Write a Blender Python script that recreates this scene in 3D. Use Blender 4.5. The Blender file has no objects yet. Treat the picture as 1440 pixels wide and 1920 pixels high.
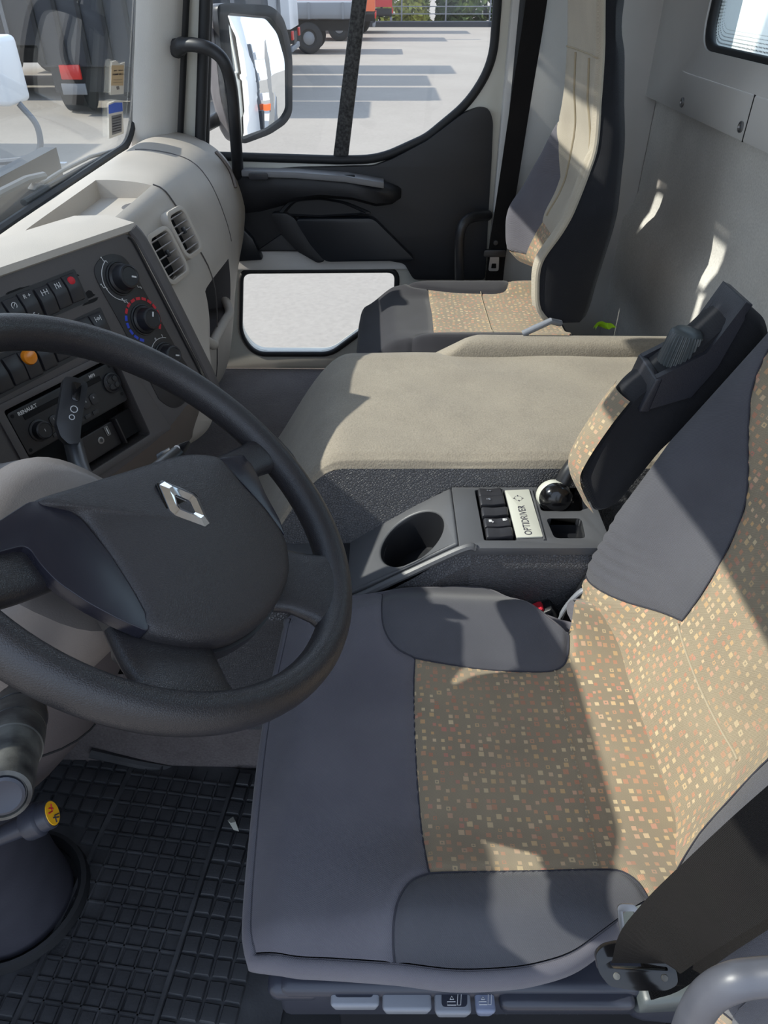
import bpy, bmesh, math, random
from mathutils import Vector, Matrix
from mathutils.geometry import tessellate_polygon
random.seed(7)
scene = bpy.context.scene
COL = scene.collection
# ------------------------------------------------------------------ camera
FPX, CX, CY = 1340.0, 720.0, 960.0
PITCH = math.radians(37.0)
CAM = Vector((0.0, 0.0, 1.28))
cam_data = bpy.data.cameras.new('camera')
cam_data.sensor_fit = 'VERTICAL'
cam_data.sensor_height = 36.0
cam_data.lens = 36.0 * FPX / 1920.0
cam_data.clip_start = 0.02
cam_data.clip_end = 600
cam = bpy.data.objects.new('camera', cam_data)
COL.objects.link(cam)
cam.location = CAM
cam.rotation_euler = (math.pi / 2 - PITCH, 0, 0)
scene.camera = cam
# ------------------------------------------------------------------ sky, sun, exposure
SUN_EL, SUN_AZ = math.radians(39.5), math.radians(1.0)   # sun stands ahead of the truck (-X)
world = bpy.data.worlds.new('world')
scene.world = world
world.use_nodes = True
wn = world.node_tree
wn.nodes.clear()
geo = wn.nodes.new('ShaderNodeTexCoord')
sepz = wn.nodes.new('ShaderNodeSeparateXYZ')
wn.links.new(geo.outputs['Generated'], sepz.inputs[0])
sky = wn.nodes.new('ShaderNodeValToRGB')          # clear autumn sky, paler towards the horizon
el = sky.color_ramp.elements
el[0].position, el[0].color = 0.0, (.64, .70, .78, 1)
el[1].position, el[1].color = 1.0, (.40, .51, .72, 1)
e_ = el.new(.22); e_.color = (.54, .63, .76, 1)
wn.links.new(sepz.outputs['Z'], sky.inputs[0])
bg = wn.nodes.new('ShaderNodeBackground')
bg.inputs['Strength'].default_value = 1.0
wo = wn.nodes.new('ShaderNodeOutputWorld')
wn.links.new(sky.outputs[0], bg.inputs[0])
wn.links.new(bg.outputs[0], wo.inputs[0])
sun_data = bpy.data.lights.new('sun', 'SUN')
sun_data.energy = 2.7
sun_data.angle = math.radians(0.6)
sun_data.color = (1.0, 0.93, 0.82)
sun = bpy.data.objects.new('sun', sun_data)
COL.objects.link(sun)
sun_dir = Vector((math.cos(SUN_EL) * math.cos(SUN_AZ), -math.cos(SUN_EL) * math.sin(SUN_AZ), -math.sin(SUN_EL)))
sun.rotation_euler = sun_dir.to_track_quat('-Z', 'Y').to_euler()
sun.location = (-6, 1, 6)
vs = scene.view_settings
vs.view_transform = 'Standard'
vs.look = 'None'
vs.gamma = 1.0
vs.use_curve_mapping = False
vs.exposure = 1.28

# ------------------------------------------------------------------ helpers
V = Vector
def ray(u, v):
    y = (v - CY) / FPX
    return V(((u - CX) / FPX, math.cos(PITCH) - y * math.sin(PITCH), -math.sin(PITCH) - y * math.cos(PITCH)))
def W(u, v, X=None, Y=None, Z=None):
    d = ray(u, v)
    t = X / d.x if X is not None else (Y / d.y if Y is not None else (Z - CAM.z) / d.z)
    return CAM + d * t
def Wp(u, v, o, n):
    d = ray(u, v)
    return CAM + d * ((o - CAM).dot(n) / d.dot(n))
def Wf(u, v, f, it=60, lo=0.25, hi=3.0):
    """first hit of a sight line with an implicit surface f(p)=0 (f>0 on the viewer side)"""
    d = ray(u, v)
    a, step = lo, 0.01
    while a < hi and f(CAM + d * (a + step)) > 0:
        a += step
    b = a + step
    for _ in range(it):
        m = (a + b) / 2
        if f(CAM + d * m) > 0: a = m
        else: b = m
    return CAM + d * b
def sstep(a, b, x):
    t = max(0.0, min(1.0, (x - a) / (b - a)))
    return t * t * (3 - 2 * t)
def lerp(a, b, t): return a + (b - a) * t
def interp(tab, x):
    if x <= tab[0][0]: return tab[0][1]
    for (x0, y0), (x1, y1) in zip(tab, tab[1:]):
        if x <= x1: return y0 + (y1 - y0) * (x - x0) / (x1 - x0)
    return tab[-1][1]
def catmull(pts, n, closed=False):
    pts = [V(p) for p in pts]
    N = len(pts); out = []
    segs = N if closed else N - 1
    for i in range(segs):
        p1, p2 = pts[i], pts[(i + 1) % N]
        p0 = pts[(i - 1) % N] if (closed or i > 0) else p1 * 2 - p2
        p3 = pts[(i + 2) % N] if (closed or i + 2 < N) else p2 * 2 - p1
        for k in range(n):
            t = k / n
            out.append(0.5 * ((2 * p1) + (p2 - p0) * t + (2 * p0 - 5 * p1 + 4 * p2 - p3) * t * t + (3 * p1 - p0 - 3 * p2 + p3) * t ** 3))
    if not closed: out.append(pts[-1])
    return out
def resample(pts, n):
    L = [0.0]
    for a, b in zip(pts, pts[1:]): L.append(L[-1] + (b - a).length)
    out = []; j = 0
    for i in range(n):
        s = L[-1] * i / (n - 1)
        while j < len(L) - 2 and L[j + 1] < s: j += 1
        d = L[j + 1] - L[j]
        out.append(pts[j].lerp(pts[j + 1], 0 if d < 1e-9 else (s - L[j]) / d))
    return out

class Fr:
    """local frame: origin and three axes"""
    def __init__(s, o, x, y, z=None):
        s.o = V(o); s.x = V(x).normalized(); yy = V(y); s.z = V(z).normalized() if z is not None else s.x.cross(yy).normalized()
        s.y = s.z.cross(s.x).normalized()
        if s.y.dot(yy) < 0: s.y = -s.y
    def p(s, a, b, c=0.0): return s.o + s.x * a + s.y * b + s.z * c
    def at(s, a, b, c=0.0): 
        f = Fr(s.o, s.x, s.y, s.z); f.y = s.y; f.o = s.p(a, b, c); return f
    def rot(s, ang):
        f = Fr(s.o, s.x, s.y, s.z); c, n = math.cos(ang), math.sin(ang)
        f.x, f.y = s.x * c + s.y * n, s.y * c - s.x * n; return f
    def mat(s):
        return Matrix(((s.x.x, s.y.x, s.z.x, s.o.x), (s.x.y, s.y.y, s.z.y, s.o.y), (s.x.z, s.y.z, s.z.z, s.o.z), (0, 0, 0, 1)))
WORLD = Fr((0, 0, 0), (1, 0, 0), (0, 1, 0), (0, 0, 1))

class G:
    def __init__(s): s.v = []; s.f = []; s.uv = {}
    def add(s, vs, fs):
        b = len(s.v); s.v += [V(p) for p in vs]; s.f += [tuple(b + i for i in f) for f in fs]; return s
    def box(s, c, size, fr=WORLD):
        a, b, h = size[0] / 2, size[1] / 2, size[2] / 2
        q = [fr.p(c[0] + i * a, c[1] + j * b, c[2] + k * h) for k in (-1, 1) for j in (-1, 1) for i in (-1, 1)]
        return s.add(q, [(0, 2, 3, 1), (4, 5, 7, 6), (0, 1, 5, 4), (2, 6, 7, 3), (0, 4, 6, 2), (1, 3, 7, 5)])
    def hull8(s, q):
        return s.add(q, [(0, 2, 3, 1), (4, 5, 7, 6), (0, 1, 5, 4), (2, 6, 7, 3), (0, 4, 6, 2), (1, 3, 7, 5)])
    def loft(s, rings, cap=True, loop=True, closed_path=False):
        n = len(rings[0]); b = len(s.v)
        for r in rings: s.v += [V(p) for p in r]
        m = len(rings)
        for i in range(m if closed_path else m - 1):
            for j in range(n if loop else n - 1):
                k = (j + 1) % n; i2 = (i + 1) % m
                s.f.append((b + i * n + j, b + i * n + k, b + i2 * n + k, b + i2 * n + j))
        if cap and loop and not closed_path:
            if cap != 'end': s.f.append(tuple(b + j for j in reversed(range(n))))
            s.f.append(tuple(b + (m - 1) * n + j for j in range(n)))
        return s
    def tube(s, pts, r, n=12, cap=True, closed=False, flat=None, up=None):
        pts = [V(p) for p in pts]; N = len(pts)
        rr = r if isinstance(r, (list, tuple)) else [r] * N
        T = []
        for i in range(N):
            a = pts[(i - 1) % N] if (closed or i > 0) else pts[0]
            c = pts[(i + 1) % N] if (closed or i < N - 1) else pts[-1]
            T.append((c - a).normalized())
        nrm = V(up) if up is not None else (V((0, 0, 1)) if abs(T[0].z) < .9 else V((1, 0, 0)))
        rings = []
        for i in range(N):
            if up is not None: nrm = V(up)
            nrm = (nrm - T[i] * nrm.dot(T[i])).normalized()
            bi = T[i].cross(nrm)
            ra = rr[i]; rb = ra * (flat if flat else 1)
            rings.append([pts[i] + nrm * (rb * math.sin(2 * math.pi * k / n)) + bi * (ra * math.cos(2 * math.pi * k / n)) for k in range(n)])
        return s.loft(rings, cap=cap, closed_path=closed)
    def lathe(s, prof, fr, n=32, cap=True):
        """profile (radius, height) about the frame's z"""
        return s.loft([[fr.p(r * math.cos(2 * math.pi * k / n), r * math.sin(2 * math.pi * k / n), h) for k in range(n)] for r, h in prof], cap=cap)
    def plate(s, outer, holes, fr, t0, t1):
        """flat plate in the frame's xy with holes, from height t0 to t1"""
        loops = [[V((p[0], p[1], 0)) for p in outer]] + [[V((p[0], p[1], 0)) for p in h] for h in holes]
        flat = [p for l in loops for p in l]
        tris = tessellate_polygon(loops)
        b = len(s.v); n = len(flat)
        s.v += [fr.p(p.x, p.y, t1) for p in flat] + [fr.p(p.x, p.y, t0) for p in flat]
        for t in tris:
            a, c, d = t
            up = (flat[c] - flat[a]).cross(flat[d] - flat[a]).z > 0
            q = (a, c, d) if up else (a, d, c)
            s.f.append(tuple(b + i for i in q)); s.f.append(tuple(b + n + i for i in reversed(q)))
        o = 0
        for l in loops:
            m = len(l)
            for i in range(m):
                j = (i + 1) % m
                s.f.append((b + o + i, b + n + o + i, b + n + o + j, b + o + j))
            o += m
        return s
    def grid(s, fn, nu, nv):
        b = len(s.v)
        for i in range(nu + 1):
            for j in range(nv + 1): s.v.append(V(fn(i / nu, j / nv)))
        for i in range(nu):
            for j in range(nv):
                a = b + i * (nv + 1) + j
                s.f.append((a, a + nv + 1, a + nv + 2, a + 1))
        return s
def rrect(w, h, r, n=5, cx=0, cy=0):
    out = []
    for (sx, sy, a0) in ((1, 1, 0), (-1, 1, 90), (-1, -1, 180), (1, -1, 270)):
        for k in range(n + 1):
            a = math.radians(a0 + 90 * k / n)
            out.append((cx + sx * (w / 2 - r) + r * math.cos(a), cy + sy * (h / 2 - r) + r * math.sin(a)))
    return out
def round_poly(pts, r, n=5):
    """round the corners of a 2-D polygon; r a number or one per corner"""
    N = len(pts); out = []
    for i in range(N):
        p = V((pts[i][0], pts[i][1], 0)); a = V((pts[i - 1][0], pts[i - 1][1], 0)); c = V((pts[(i + 1) % N][0], pts[(i + 1) % N][1], 0))
        ri = r[i] if isinstance(r, (list, tuple)) else r
        d = min(ri, (a - p).length * .48, (c - p).length * .48)
        if d < 1e-6: out.append((p.x, p.y)); continue
        s0 = p + (a - p).normalized() * d; s1 = p + (c - p).normalized() * d
        for k in range(n + 1):
            t = k / n; q = s0 * (1 - t) ** 2 + p * 2 * t * (1 - t) + s1 * t * t
            out.append((q.x, q.y))
    return out

WLOC = {}
def wloc(o): return WLOC.get(o.name, V((0, 0, 0))) if o else V((0, 0, 0))
def thing(name, label, cat, loc=(0, 0, 0), group=None, kind=None):
    o = bpy.data.objects.new(name, None); COL.objects.link(o)
    o.empty_display_size = .05
    o.location = loc; WLOC[o.name] = V(loc)
    if label: o['label'] = label
    if cat: o['category'] = cat
    if group: o['group'] = group
    if kind: o['kind'] = kind
    return o
def tag(o, label, cat=None, group=None, kind=None):
    o['label'] = label
    if cat: o['category'] = cat
    if group: o['group'] = group
    if kind: o['kind'] = kind
    return o
def mesh(name, g, mat, bevel=0, seg=2, sharp=38, off=V((0, 0, 0)), uv=None, recalc=True, sub=0):
    bm = bmesh.new()
    vs = [bm.verts.new(p - off) for p in g.v]
    for f in g.f:
        try: bm.faces.new([vs[i] for i in f])
        except ValueError: pass
    if bevel or recalc:
        bmesh.ops.remove_doubles(bm, verts=bm.verts, dist=1e-6)
    if recalc: bmesh.ops.recalc_face_normals(bm, faces=bm.faces)
    if bevel:
        es = [e for e in bm.edges if len(e.link_faces) == 2 and e.calc_face_angle(0) > math.radians(28)]
        if es: bmesh.ops.bevel(bm, geom=es, offset=bevel, segments=seg, profile=.5, affect='EDGES', clamp_overlap=True)
    if uv:
        L = bm.loops.layers.uv.new('uv')
        for f in bm.faces:
            for l in f.loops: l[L].uv = uv(l.vert.co + off)
    me = bpy.data.meshes.new(name)
    bm.to_mesh(me); bm.free()
    for p in me.polygons: p.use_smooth = True
    me.set_sharp_from_angle(angle=math.radians(sharp))
    if mat: me.materials.append(mat)
    return me
def link(name, me, parent=None, loc=(0, 0, 0), m=None):
    o = bpy.data.objects.new(name, me); COL.objects.link(o)
    o.parent = parent
    if m is not None: o.matrix_local = m
    else: o.location = loc
    WLOC[o.name] = wloc(parent) + V(o.location)
    return o
def add(name, g, mat, parent=None, bevel=0, seg=2, sharp=38, uv=None, label=None, cat=None, group=None, kind=None, recalc=True):
    if parent is None:
        mn = V((min(p.x for p in g.v), min(p.y for p in g.v), min(p.z for p in g.v)))
        mx = V((max(p.x for p in g.v), max(p.y for p in g.v), 0))
        o0 = V(((mn.x + mx.x) / 2, (mn.y + mx.y) / 2, mn.z))
        me = mesh(name, g, mat, bevel, seg, sharp, o0, uv, recalc)
        o = link(name, me, None, o0)
    else:
        me = mesh(name, g, mat, bevel, seg, sharp, wloc(parent), uv, recalc)
        o = link(name, me, parent)
    if label: o['label'] = label
    if cat: o['category'] = cat
    if group: o['group'] = group
    if kind: o['kind'] = kind
    return o
def text(name, body, fr, size, mat, parent, align='CENTER', ext=.0002, squash=1.0, bold=0.0):
    cu = bpy.data.curves.new('text', 'FONT'); cu.body = body; cu.size = size; cu.align_x = align; cu.align_y = 'CENTER'
    cu.extrude = ext; cu.offset = bold; cu.resolution_u = 3
    t = bpy.data.objects.new('text', cu); COL.objects.link(t)
    dg = bpy.context.evaluated_depsgraph_get(); dg.update()
    me = bpy.data.meshes.new_from_object(t.evaluated_get(dg))
    bpy.data.objects.remove(t); bpy.data.curves.remove(cu)
    me.name = name
    for v in me.vertices:
        p = fr.p(v.co.x * squash, v.co.y, v.co.z) - wloc(parent)
        v.co = p
    me.materials.clear(); me.materials.append(mat)
    return link(name, me, parent)
def copies(me, name, parent, frames):
    out = []
    for f in frames:
        m = f.mat(); m.translation = m.translation - wloc(parent)
        out.append(link(name, me, parent, m=m))
    return out

# ------------------------------------------------------------------ materials
def srgb(r, g, b):
    def c(x):
        x /= 255.0
        return x / 12.92 if x <= .04045 else ((x + .055) / 1.055) ** 2.4
    return (c(r), c(g), c(b), 1)
def base_mat(name):
    m = bpy.data.materials.new(name); m.use_nodes = True
    nt = m.node_tree; b = nt.nodes['Principled BSDF']
    return m, nt, b
def N(nt, t, **k):
    n = nt.nodes.new(t)
    for a, v in k.items(): setattr(n, a, v)
    return n
def ramp(nt, src, stops):
    r = N(nt, 'ShaderNodeValToRGB')
    el = r.color_ramp.elements
    while len(el) < len(stops): el.new(.5)
    for e, (p, c) in zip(el, stops): e.position = p; e.color = c
    nt.links.new(src, r.inputs[0]); return r
def coords(nt, scale=1.0, uv=False, stretch=None):
    tc = N(nt, 'ShaderNodeTexCoord'); mp = N(nt, 'ShaderNodeMapping')
    mp.inputs['Scale'].default_value = stretch or (scale,) * 3
    nt.links.new(tc.outputs['UV' if uv else 'Object'], mp.inputs[0]); return mp.outputs[0]
def plastic(name, col, rough=.5, grain=900, bump=.15, col2=None, spots=0, metal=0, spec=.5, voro=False, bdist=.001, blotch=6.0):
    m, nt, b = base_mat(name)
    b.inputs['Roughness'].default_value = rough; b.inputs['Metallic'].default_value = metal
    b.inputs['Specular IOR Level'].default_value = spec
    co = coords(nt)
    c2 = col2 or tuple(x * .86 for x in col[:3]) + (1,)
    n = N(nt, 'ShaderNodeTexNoise'); n.inputs['Scale'].default_value = blotch; n.inputs['Detail'].default_value = 6
    nt.links.new(co, n.inputs['Vector'])
    r = ramp(nt, n.outputs[0], [(.35, c2), (.65, col)])
    nt.links.new(r.outputs[0], b.inputs['Base Color'])
    rr = N(nt, 'ShaderNodeMapRange'); rr.inputs[3].default_value = rough - .06; rr.inputs[4].default_value = min(1, rough + .08)
    nt.links.new(n.outputs[0], rr.inputs[0]); nt.links.new(rr.outputs[0], b.inputs['Roughness'])
    if bump:
        if voro:
            g = N(nt, 'ShaderNodeTexVoronoi', feature='DISTANCE_TO_EDGE')
            g.inputs['Scale'].default_value = grain; nt.links.new(co, g.inputs['Vector'])
            mm = N(nt, 'ShaderNodeMath', operation='MINIMUM'); mm.inputs[1].default_value = .18
            nt.links.new(g.outputs['Distance'], mm.inputs[0]); src = mm.outputs[0]
        else:
            g = N(nt, 'ShaderNodeTexNoise'); g.inputs['Scale'].default_value = grain; g.inputs['Detail'].default_value = 3
            nt.links.new(co, g.inputs['Vector']); src = g.outputs[0]
        bp = N(nt, 'ShaderNodeBump'); bp.inputs['Strength'].default_value = bump; bp.inputs['Distance'].default_value = bdist
        nt.links.new(src, bp.inputs['Height']); nt.links.new(bp.outputs[0], b.inputs['Normal'])
    return m
def fabric(name, col, col2, weave=420, bump=.35, rough=.9, sheen=.15, pattern=False):
    m, nt, b = base_mat(name)
    b.inputs['Roughness'].default_value = rough
    b.inputs['Sheen Weight'].default_value = sheen
    b.inputs['Specular IOR Level'].default_value = .2
    co = coords(nt, uv=pattern)
    n = N(nt, 'ShaderNodeTexNoise'); n.inputs['Scale'].default_value = 9; n.inputs['Detail'].default_value = 8
    nt.links.new(co, n.inputs['Vector'])
    r = ramp(nt, n.outputs[0], [(.3, col2), (.7, col)])
    w = N(nt, 'ShaderNodeTexWave', wave_type='BANDS', bands_direction='DIAGONAL'); w.inputs['Scale'].default_value = weave
    w.inputs['Distortion'].default_value = .4
    nt.links.new(co, w.inputs['Vector'])
    wc = N(nt, 'ShaderNodeMix', data_type='RGBA', blend_type='MULTIPLY'); wc.inputs[0].default_value = .35
    nt.links.new(r.outputs[0], wc.inputs[6]); nt.links.new(w.outputs[0], wc.inputs[7])
    last = wc.outputs[2]; h = w.outputs[0]
    if pattern:
        vo = N(nt, 'ShaderNodeTexVoronoi', voronoi_dimensions='2D', distance='CHEBYCHEV'); vo.inputs['Scale'].default_value = 86; vo.inputs['Randomness'].default_value = .62
        nt.links.new(co, vo.inputs['Vector'])
        sep = N(nt, 'ShaderNodeSeparateColor'); nt.links.new(vo.outputs['Color'], sep.inputs[0])
        colr = ramp(nt, sep.outputs[0], [(0, srgb(190, 120, 94)), (.3, srgb(206, 144, 112)), (.55, srgb(214, 172, 118)), (.75, srgb(228, 204, 162)), (1, srgb(200, 122, 108))])
        thr = N(nt, 'ShaderNodeMapRange'); thr.inputs[3].default_value = .17; thr.inputs[4].default_value = .29
        nt.links.new(sep.outputs[1], thr.inputs[0])
        lt = N(nt, 'ShaderNodeMath', operation='LESS_THAN'); nt.links.new(vo.outputs['Distance'], lt.inputs[0]); nt.links.new(thr.outputs[0], lt.inputs[1])
        hol = N(nt, 'ShaderNodeMath', operation='GREATER_THAN'); hol.inputs[1].default_value = .88; nt.links.new(sep.outputs[2], hol.inputs[0])
        inn = N(nt, 'ShaderNodeMath', operation='LESS_THAN'); inn.inputs[1].default_value = .1; nt.links.new(vo.outputs['Distance'], inn.inputs[0])
        hh = N(nt, 'ShaderNodeMath', operation='MULTIPLY'); nt.links.new(hol.outputs[0], hh.inputs[0]); nt.links.new(inn.outputs[0], hh.inputs[1])
        sb = N(nt, 'ShaderNodeMath', operation='SUBTRACT', use_clamp=True); nt.links.new(lt.outputs[0], sb.inputs[0]); nt.links.new(hh.outputs[0], sb.inputs[1])
        fade = N(nt, 'ShaderNodeTexNoise'); fade.inputs['Scale'].default_value = 5; nt.links.new(co, fade.inputs['Vector'])
        fr_ = N(nt, 'ShaderNodeMapRange'); fr_.inputs[1].default_value = .3; fr_.inputs[2].default_value = .7; fr_.inputs[3].default_value = .3; fr_.inputs[4].default_value = .8
        nt.links.new(fade.outputs[0], fr_.inputs[0])
        ml = N(nt, 'ShaderNodeMath', operation='MULTIPLY'); nt.links.new(sb.outputs[0], ml.inputs[0]); nt.links.new(fr_.outputs[0], ml.inputs[1])
        mx = N(nt, 'ShaderNodeMix', data_type='RGBA'); nt.links.new(ml.outputs[0], mx.inputs[0]); nt.links.new(last, mx.inputs[6]); nt.links.new(colr.outputs[0], mx.inputs[7])
        last = mx.outputs[2]
    nt.links.new(last, b.inputs['Base Color'])
    bp = N(nt, 'ShaderNodeBump'); bp.inputs['Strength'].default_value = bump; bp.inputs['Distance'].default_value = .0015
    nt.links.new(h, bp.inputs['Height']); nt.links.new(bp.outputs[0], b.inputs['Normal'])
    return m
def simple(name, col, rough=.5, metal=0, emit=None, coat=0):
    m, nt, b = base_mat(name)
    b.inputs['Base Color'].default_value = col; b.inputs['Roughness'].default_value = rough; b.inputs['Metallic'].default_value = metal
    b.inputs['Coat Weight'].default_value = coat
    return m
def carpet(name, a, b_, scale=260, bump=.6, blotch=7, rough=.95, sheen=.2, dist=.002):
    m, nt, b = base_mat(name)
    b.inputs['Roughness'].default_value = rough; b.inputs['Sheen Weight'].default_value = sheen; b.inputs['Specular IOR Level'].default_value = .15
    co = coords(nt)
    n1 = N(nt, 'ShaderNodeTexNoise'); n1.inputs['Scale'].default_value = blotch; n1.inputs['Detail'].default_value = 9; n1.inputs['Roughness'].default_value = .65
    n2 = N(nt, 'ShaderNodeTexNoise'); n2.inputs['Scale'].default_value = scale; n2.inputs['Detail'].default_value = 4
    nt.links.new(co, n1.inputs['Vector']); nt.links.new(co, n2.inputs['Vector'])
    mx = N(nt, 'ShaderNodeMath', operation='MULTIPLY_ADD'); mx.inputs[1].default_value = .55
    ad = N(nt, 'ShaderNodeMath', operation='MULTIPLY'); ad.inputs[1].default_value = .45
    nt.links.new(n2.outputs[0], ad.inputs[0]); nt.links.new(n1.outputs[0], mx.inputs[0]); nt.links.new(ad.outputs[0], mx.inputs[2])
    r = ramp(nt, mx.outputs[0], [(.36, b_), (.62, a)])
    nt.links.new(r.outputs[0], b.inputs['Base Color'])
    bp = N(nt, 'ShaderNodeBump'); bp.inputs['Strength'].default_value = bump; bp.inputs['Distance'].default_value = dist
    nt.links.new(n2.outputs[0], bp.inputs['Height']); nt.links.new(bp.outputs[0], b.inputs['Normal'])
    return m
def glass(name, tint, refl=.08, dust=.03, dustcol=(.75, .8, .85, 1)):
    m, nt, b = base_mat(name); nt.nodes.remove(b)
    out = nt.nodes['Material Output']
    tr = N(nt, 'ShaderNodeBsdfTransparent'); tr.inputs[0].default_value = tint
    gl = N(nt, 'ShaderNodeBsdfGlossy'); gl.inputs['Roughness'].default_value = .01
    lw = N(nt, 'ShaderNodeLayerWeight'); lw.inputs[0].default_value = .5
    pw = N(nt, 'ShaderNodeMath', operation='POWER'); pw.inputs[1].default_value = 4.0; nt.links.new(lw.outputs['Facing'], pw.inputs[0])
    fz = N(nt, 'ShaderNodeMath', operation='MULTIPLY_ADD'); fz.inputs[1].default_value = .45; fz.inputs[2].default_value = .022; nt.links.new(pw.outputs[0], fz.inputs[0])
    mx = N(nt, 'ShaderNodeMixShader'); nt.links.new(fz.outputs[0], mx.inputs[0]); nt.links.new(tr.outputs[0], mx.inputs[1]); nt.links.new(gl.outputs[0], mx.inputs[2])
    df = N(nt, 'ShaderNodeBsdfDiffuse'); df.inputs[0].default_value = dustcol
    co = coords(nt); n = N(nt, 'ShaderNodeTexNoise'); n.inputs['Scale'].default_value = 11; n.inputs['Detail'].default_value = 10; nt.links.new(co, n.inputs['Vector'])
    mr = N(nt, 'ShaderNodeMapRange'); mr.inputs[1].default_value = .35; mr.inputs[2].default_value = .75; mr.inputs[3].default_value = dust * .4; mr.inputs[4].default_value = dust * 1.6
    nt.links.new(n.outputs[0], mr.inputs[0])
    m2 = N(nt, 'ShaderNodeMixShader'); nt.links.new(mr.outputs[0], m2.inputs[0]); nt.links.new(mx.outputs[0], m2.inputs[1]); nt.links.new(df.outputs[0], m2.inputs[2])
    nt.links.new(m2.outputs[0], out.inputs[0])
    return m

M = {}
M['fab_dark'] = fabric('dark seat cloth', srgb(93, 93, 99), srgb(82, 82, 88), weave=360)
M['fab_mid'] = fabric('worn grey seat cloth', srgb(112, 110, 117), srgb(100, 98, 106), weave=360)
M['fab_pat'] = fabric('patterned seat cloth', srgb(164, 150, 126), srgb(149, 136, 115), weave=360, pattern=True)
M['fab_beige'] = fabric('beige seat cloth', srgb(194, 184, 166), srgb(178, 168, 152), weave=360)
M['fab_black'] = fabric('black seat cloth', srgb(36, 37, 42), srgb(30, 31, 36), weave=360)
M['fab_pass'] = fabric('passenger dark cloth', srgb(58, 57, 62), srgb(48, 47, 52), weave=360)
M['stitch'] = simple('stitching thread', srgb(50, 50, 58), .9)
M['stitch_l'] = simple('pale stitching thread', srgb(158, 146, 124), .9)
M['leather'] = plastic('wheel leather grain', srgb(44, 43, 46), .32, 520, .4, voro=True, bdist=.0016)
M['padleather'] = plastic('hub leather grain', srgb(54, 52, 54), .4, 460, .5, voro=True, bdist=.002)
M['gloss_trim'] = plastic('satin dark trim', srgb(38, 38, 48), .24, 1500, .02)
M['black'] = plastic('black plastic', srgb(30, 31, 35), .42, 1200, .12)
M['blacktex'] = plastic('grained black plastic', srgb(44, 45, 52), .42, 700, .45, bdist=.0012)
M['blackgloss'] = plastic('glossy black plastic', srgb(16, 16, 18), .15, 1000, .0)
M['void'] = simple('dark cavity', srgb(14, 14, 16), .9)
M['rubber'] = plastic('black rubber', srgb(30, 31, 34), .6, 500, .2)
M['mat'] = plastic('rubber mat', srgb(64, 65, 68), .45, 260, .4, col2=srgb(42, 43, 46), blotch=14)
M['dash'] = plastic('pale dashboard plastic', srgb(176, 168, 158), .55, 800, .25, blotch=5)
M['dash_face'] = plastic('dark dashboard panel', srgb(84, 80, 80), .55, 900, .2)
M['dash_low'] = plastic('brown grey dashboard plastic', srgb(112, 102, 96), .55, 900, .2)
M['switch'] = plastic('switch plastic', srgb(46, 46, 50), .4, 1500, .05)
M['knob'] = plastic('control knob plastic', srgb(34, 34, 38), .4, 1500, .05)
M['panelblack'] = plastic('heater panel plastic', srgb(42, 40, 42), .45, 1500, .05)
M['radio'] = plastic('radio plastic', srgb(40, 40, 43), .45, 1500, .05)
M['ventgrey'] = plastic('vent slat plastic', srgb(150, 146, 146), .4, 1200, .05)
M['white'] = simple('white print', srgb(205, 205, 205), .6)
M['red'] = simple('red print', srgb(190, 30, 45), .5)
M['blue'] = simple('blue print', srgb(45, 70, 190), .5)
M['amber'] = simple('amber lens', srgb(222, 130, 20), .25, coat=.5)
M['yellow'] = simple('yellow label', srgb(240, 180, 30), .5)
M['cowl'] = plastic('column cowl plastic', srgb(116, 110, 107), .42, 700, .2, blotch=18)
M['cowl_dark'] = plastic('column lower cowl plastic', srgb(72, 67, 68), .5, 700, .2)
M['post'] = plastic('column post plastic', srgb(60, 60, 68), .45, 300, .25, blotch=22)
M['stalk'] = plastic('stalk plastic', srgb(36, 37, 40), .35, 1200, .05)
M['stalk_dusty'] = plastic('dusty stalk plastic', srgb(92, 92, 88), .42, 500, .15, col2=srgb(34, 34, 36), blotch=38)
M['chrome'] = simple('chrome', (.9, .9, .92, 1), .06, 1)
M['steel'] = simple('brushed steel', (.3, .3, .31, 1), .45, 1)
M['tunnel'] = carpet('engine cover carpet', srgb(152, 143, 128), srgb(128, 120, 108), 330, .45, 6)
M['vinyl'] = plastic('grained vinyl', srgb(84, 84, 87), .46, 230, .8, voro=True, bdist=.006)
M['footcarpet'] = carpet('footwell carpet', srgb(104, 98, 98), srgb(80, 74, 74), 220, .7, 9)
M['wall'] = carpet('rear wall felt', srgb(208, 205, 199), srgb(182, 179, 174), 240, .5, 4)
M['wallpanel'] = plastic('pale grey wall plastic', srgb(208, 206, 203), .5, 380, .25, blotch=3)
M['cream'] = plastic('cream painted metal', srgb(206, 204, 194), .35, 300, .03, blotch=2)
M['roof'] = plastic('roof lining', srgb(232, 228, 220), .9, 300, .2)
M['doordark'] = plastic('dark door trim', srgb(31, 32, 36), .5, 600, .3)
M['doorpocket'] = plastic('door pocket plastic', srgb(22, 26, 33), .35, 900, .1)
M['doorgrey'] = plastic('grey door trim', srgb(108, 107, 108), .45, 700, .2)
M['belt'] = fabric('black belt webbing', srgb(38, 35, 34), srgb(30, 28, 28), weave=420, bump=.8, sheen=0)
M['console'] = plastic('console plastic', srgb(84, 85, 88), .42, 800, .2)
M['plate'] = plastic('brushed pale plate', srgb(200, 200, 188), .35, 600, .05)
M['lever'] = plastic('grey green lever plastic', srgb(70, 76, 78), .4, 900, .1)
M['seatgrey'] = plastic('grey seat lever plastic', srgb(128, 132, 140), .4, 900, .08)
M['seatgrey2'] = plastic('blue grey seat lever plastic', srgb(120, 128, 150), .4, 900, .08)
M['seatbase'] = plastic('navy seat base plastic', srgb(50, 53, 64), .35, 900, .1)
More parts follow.
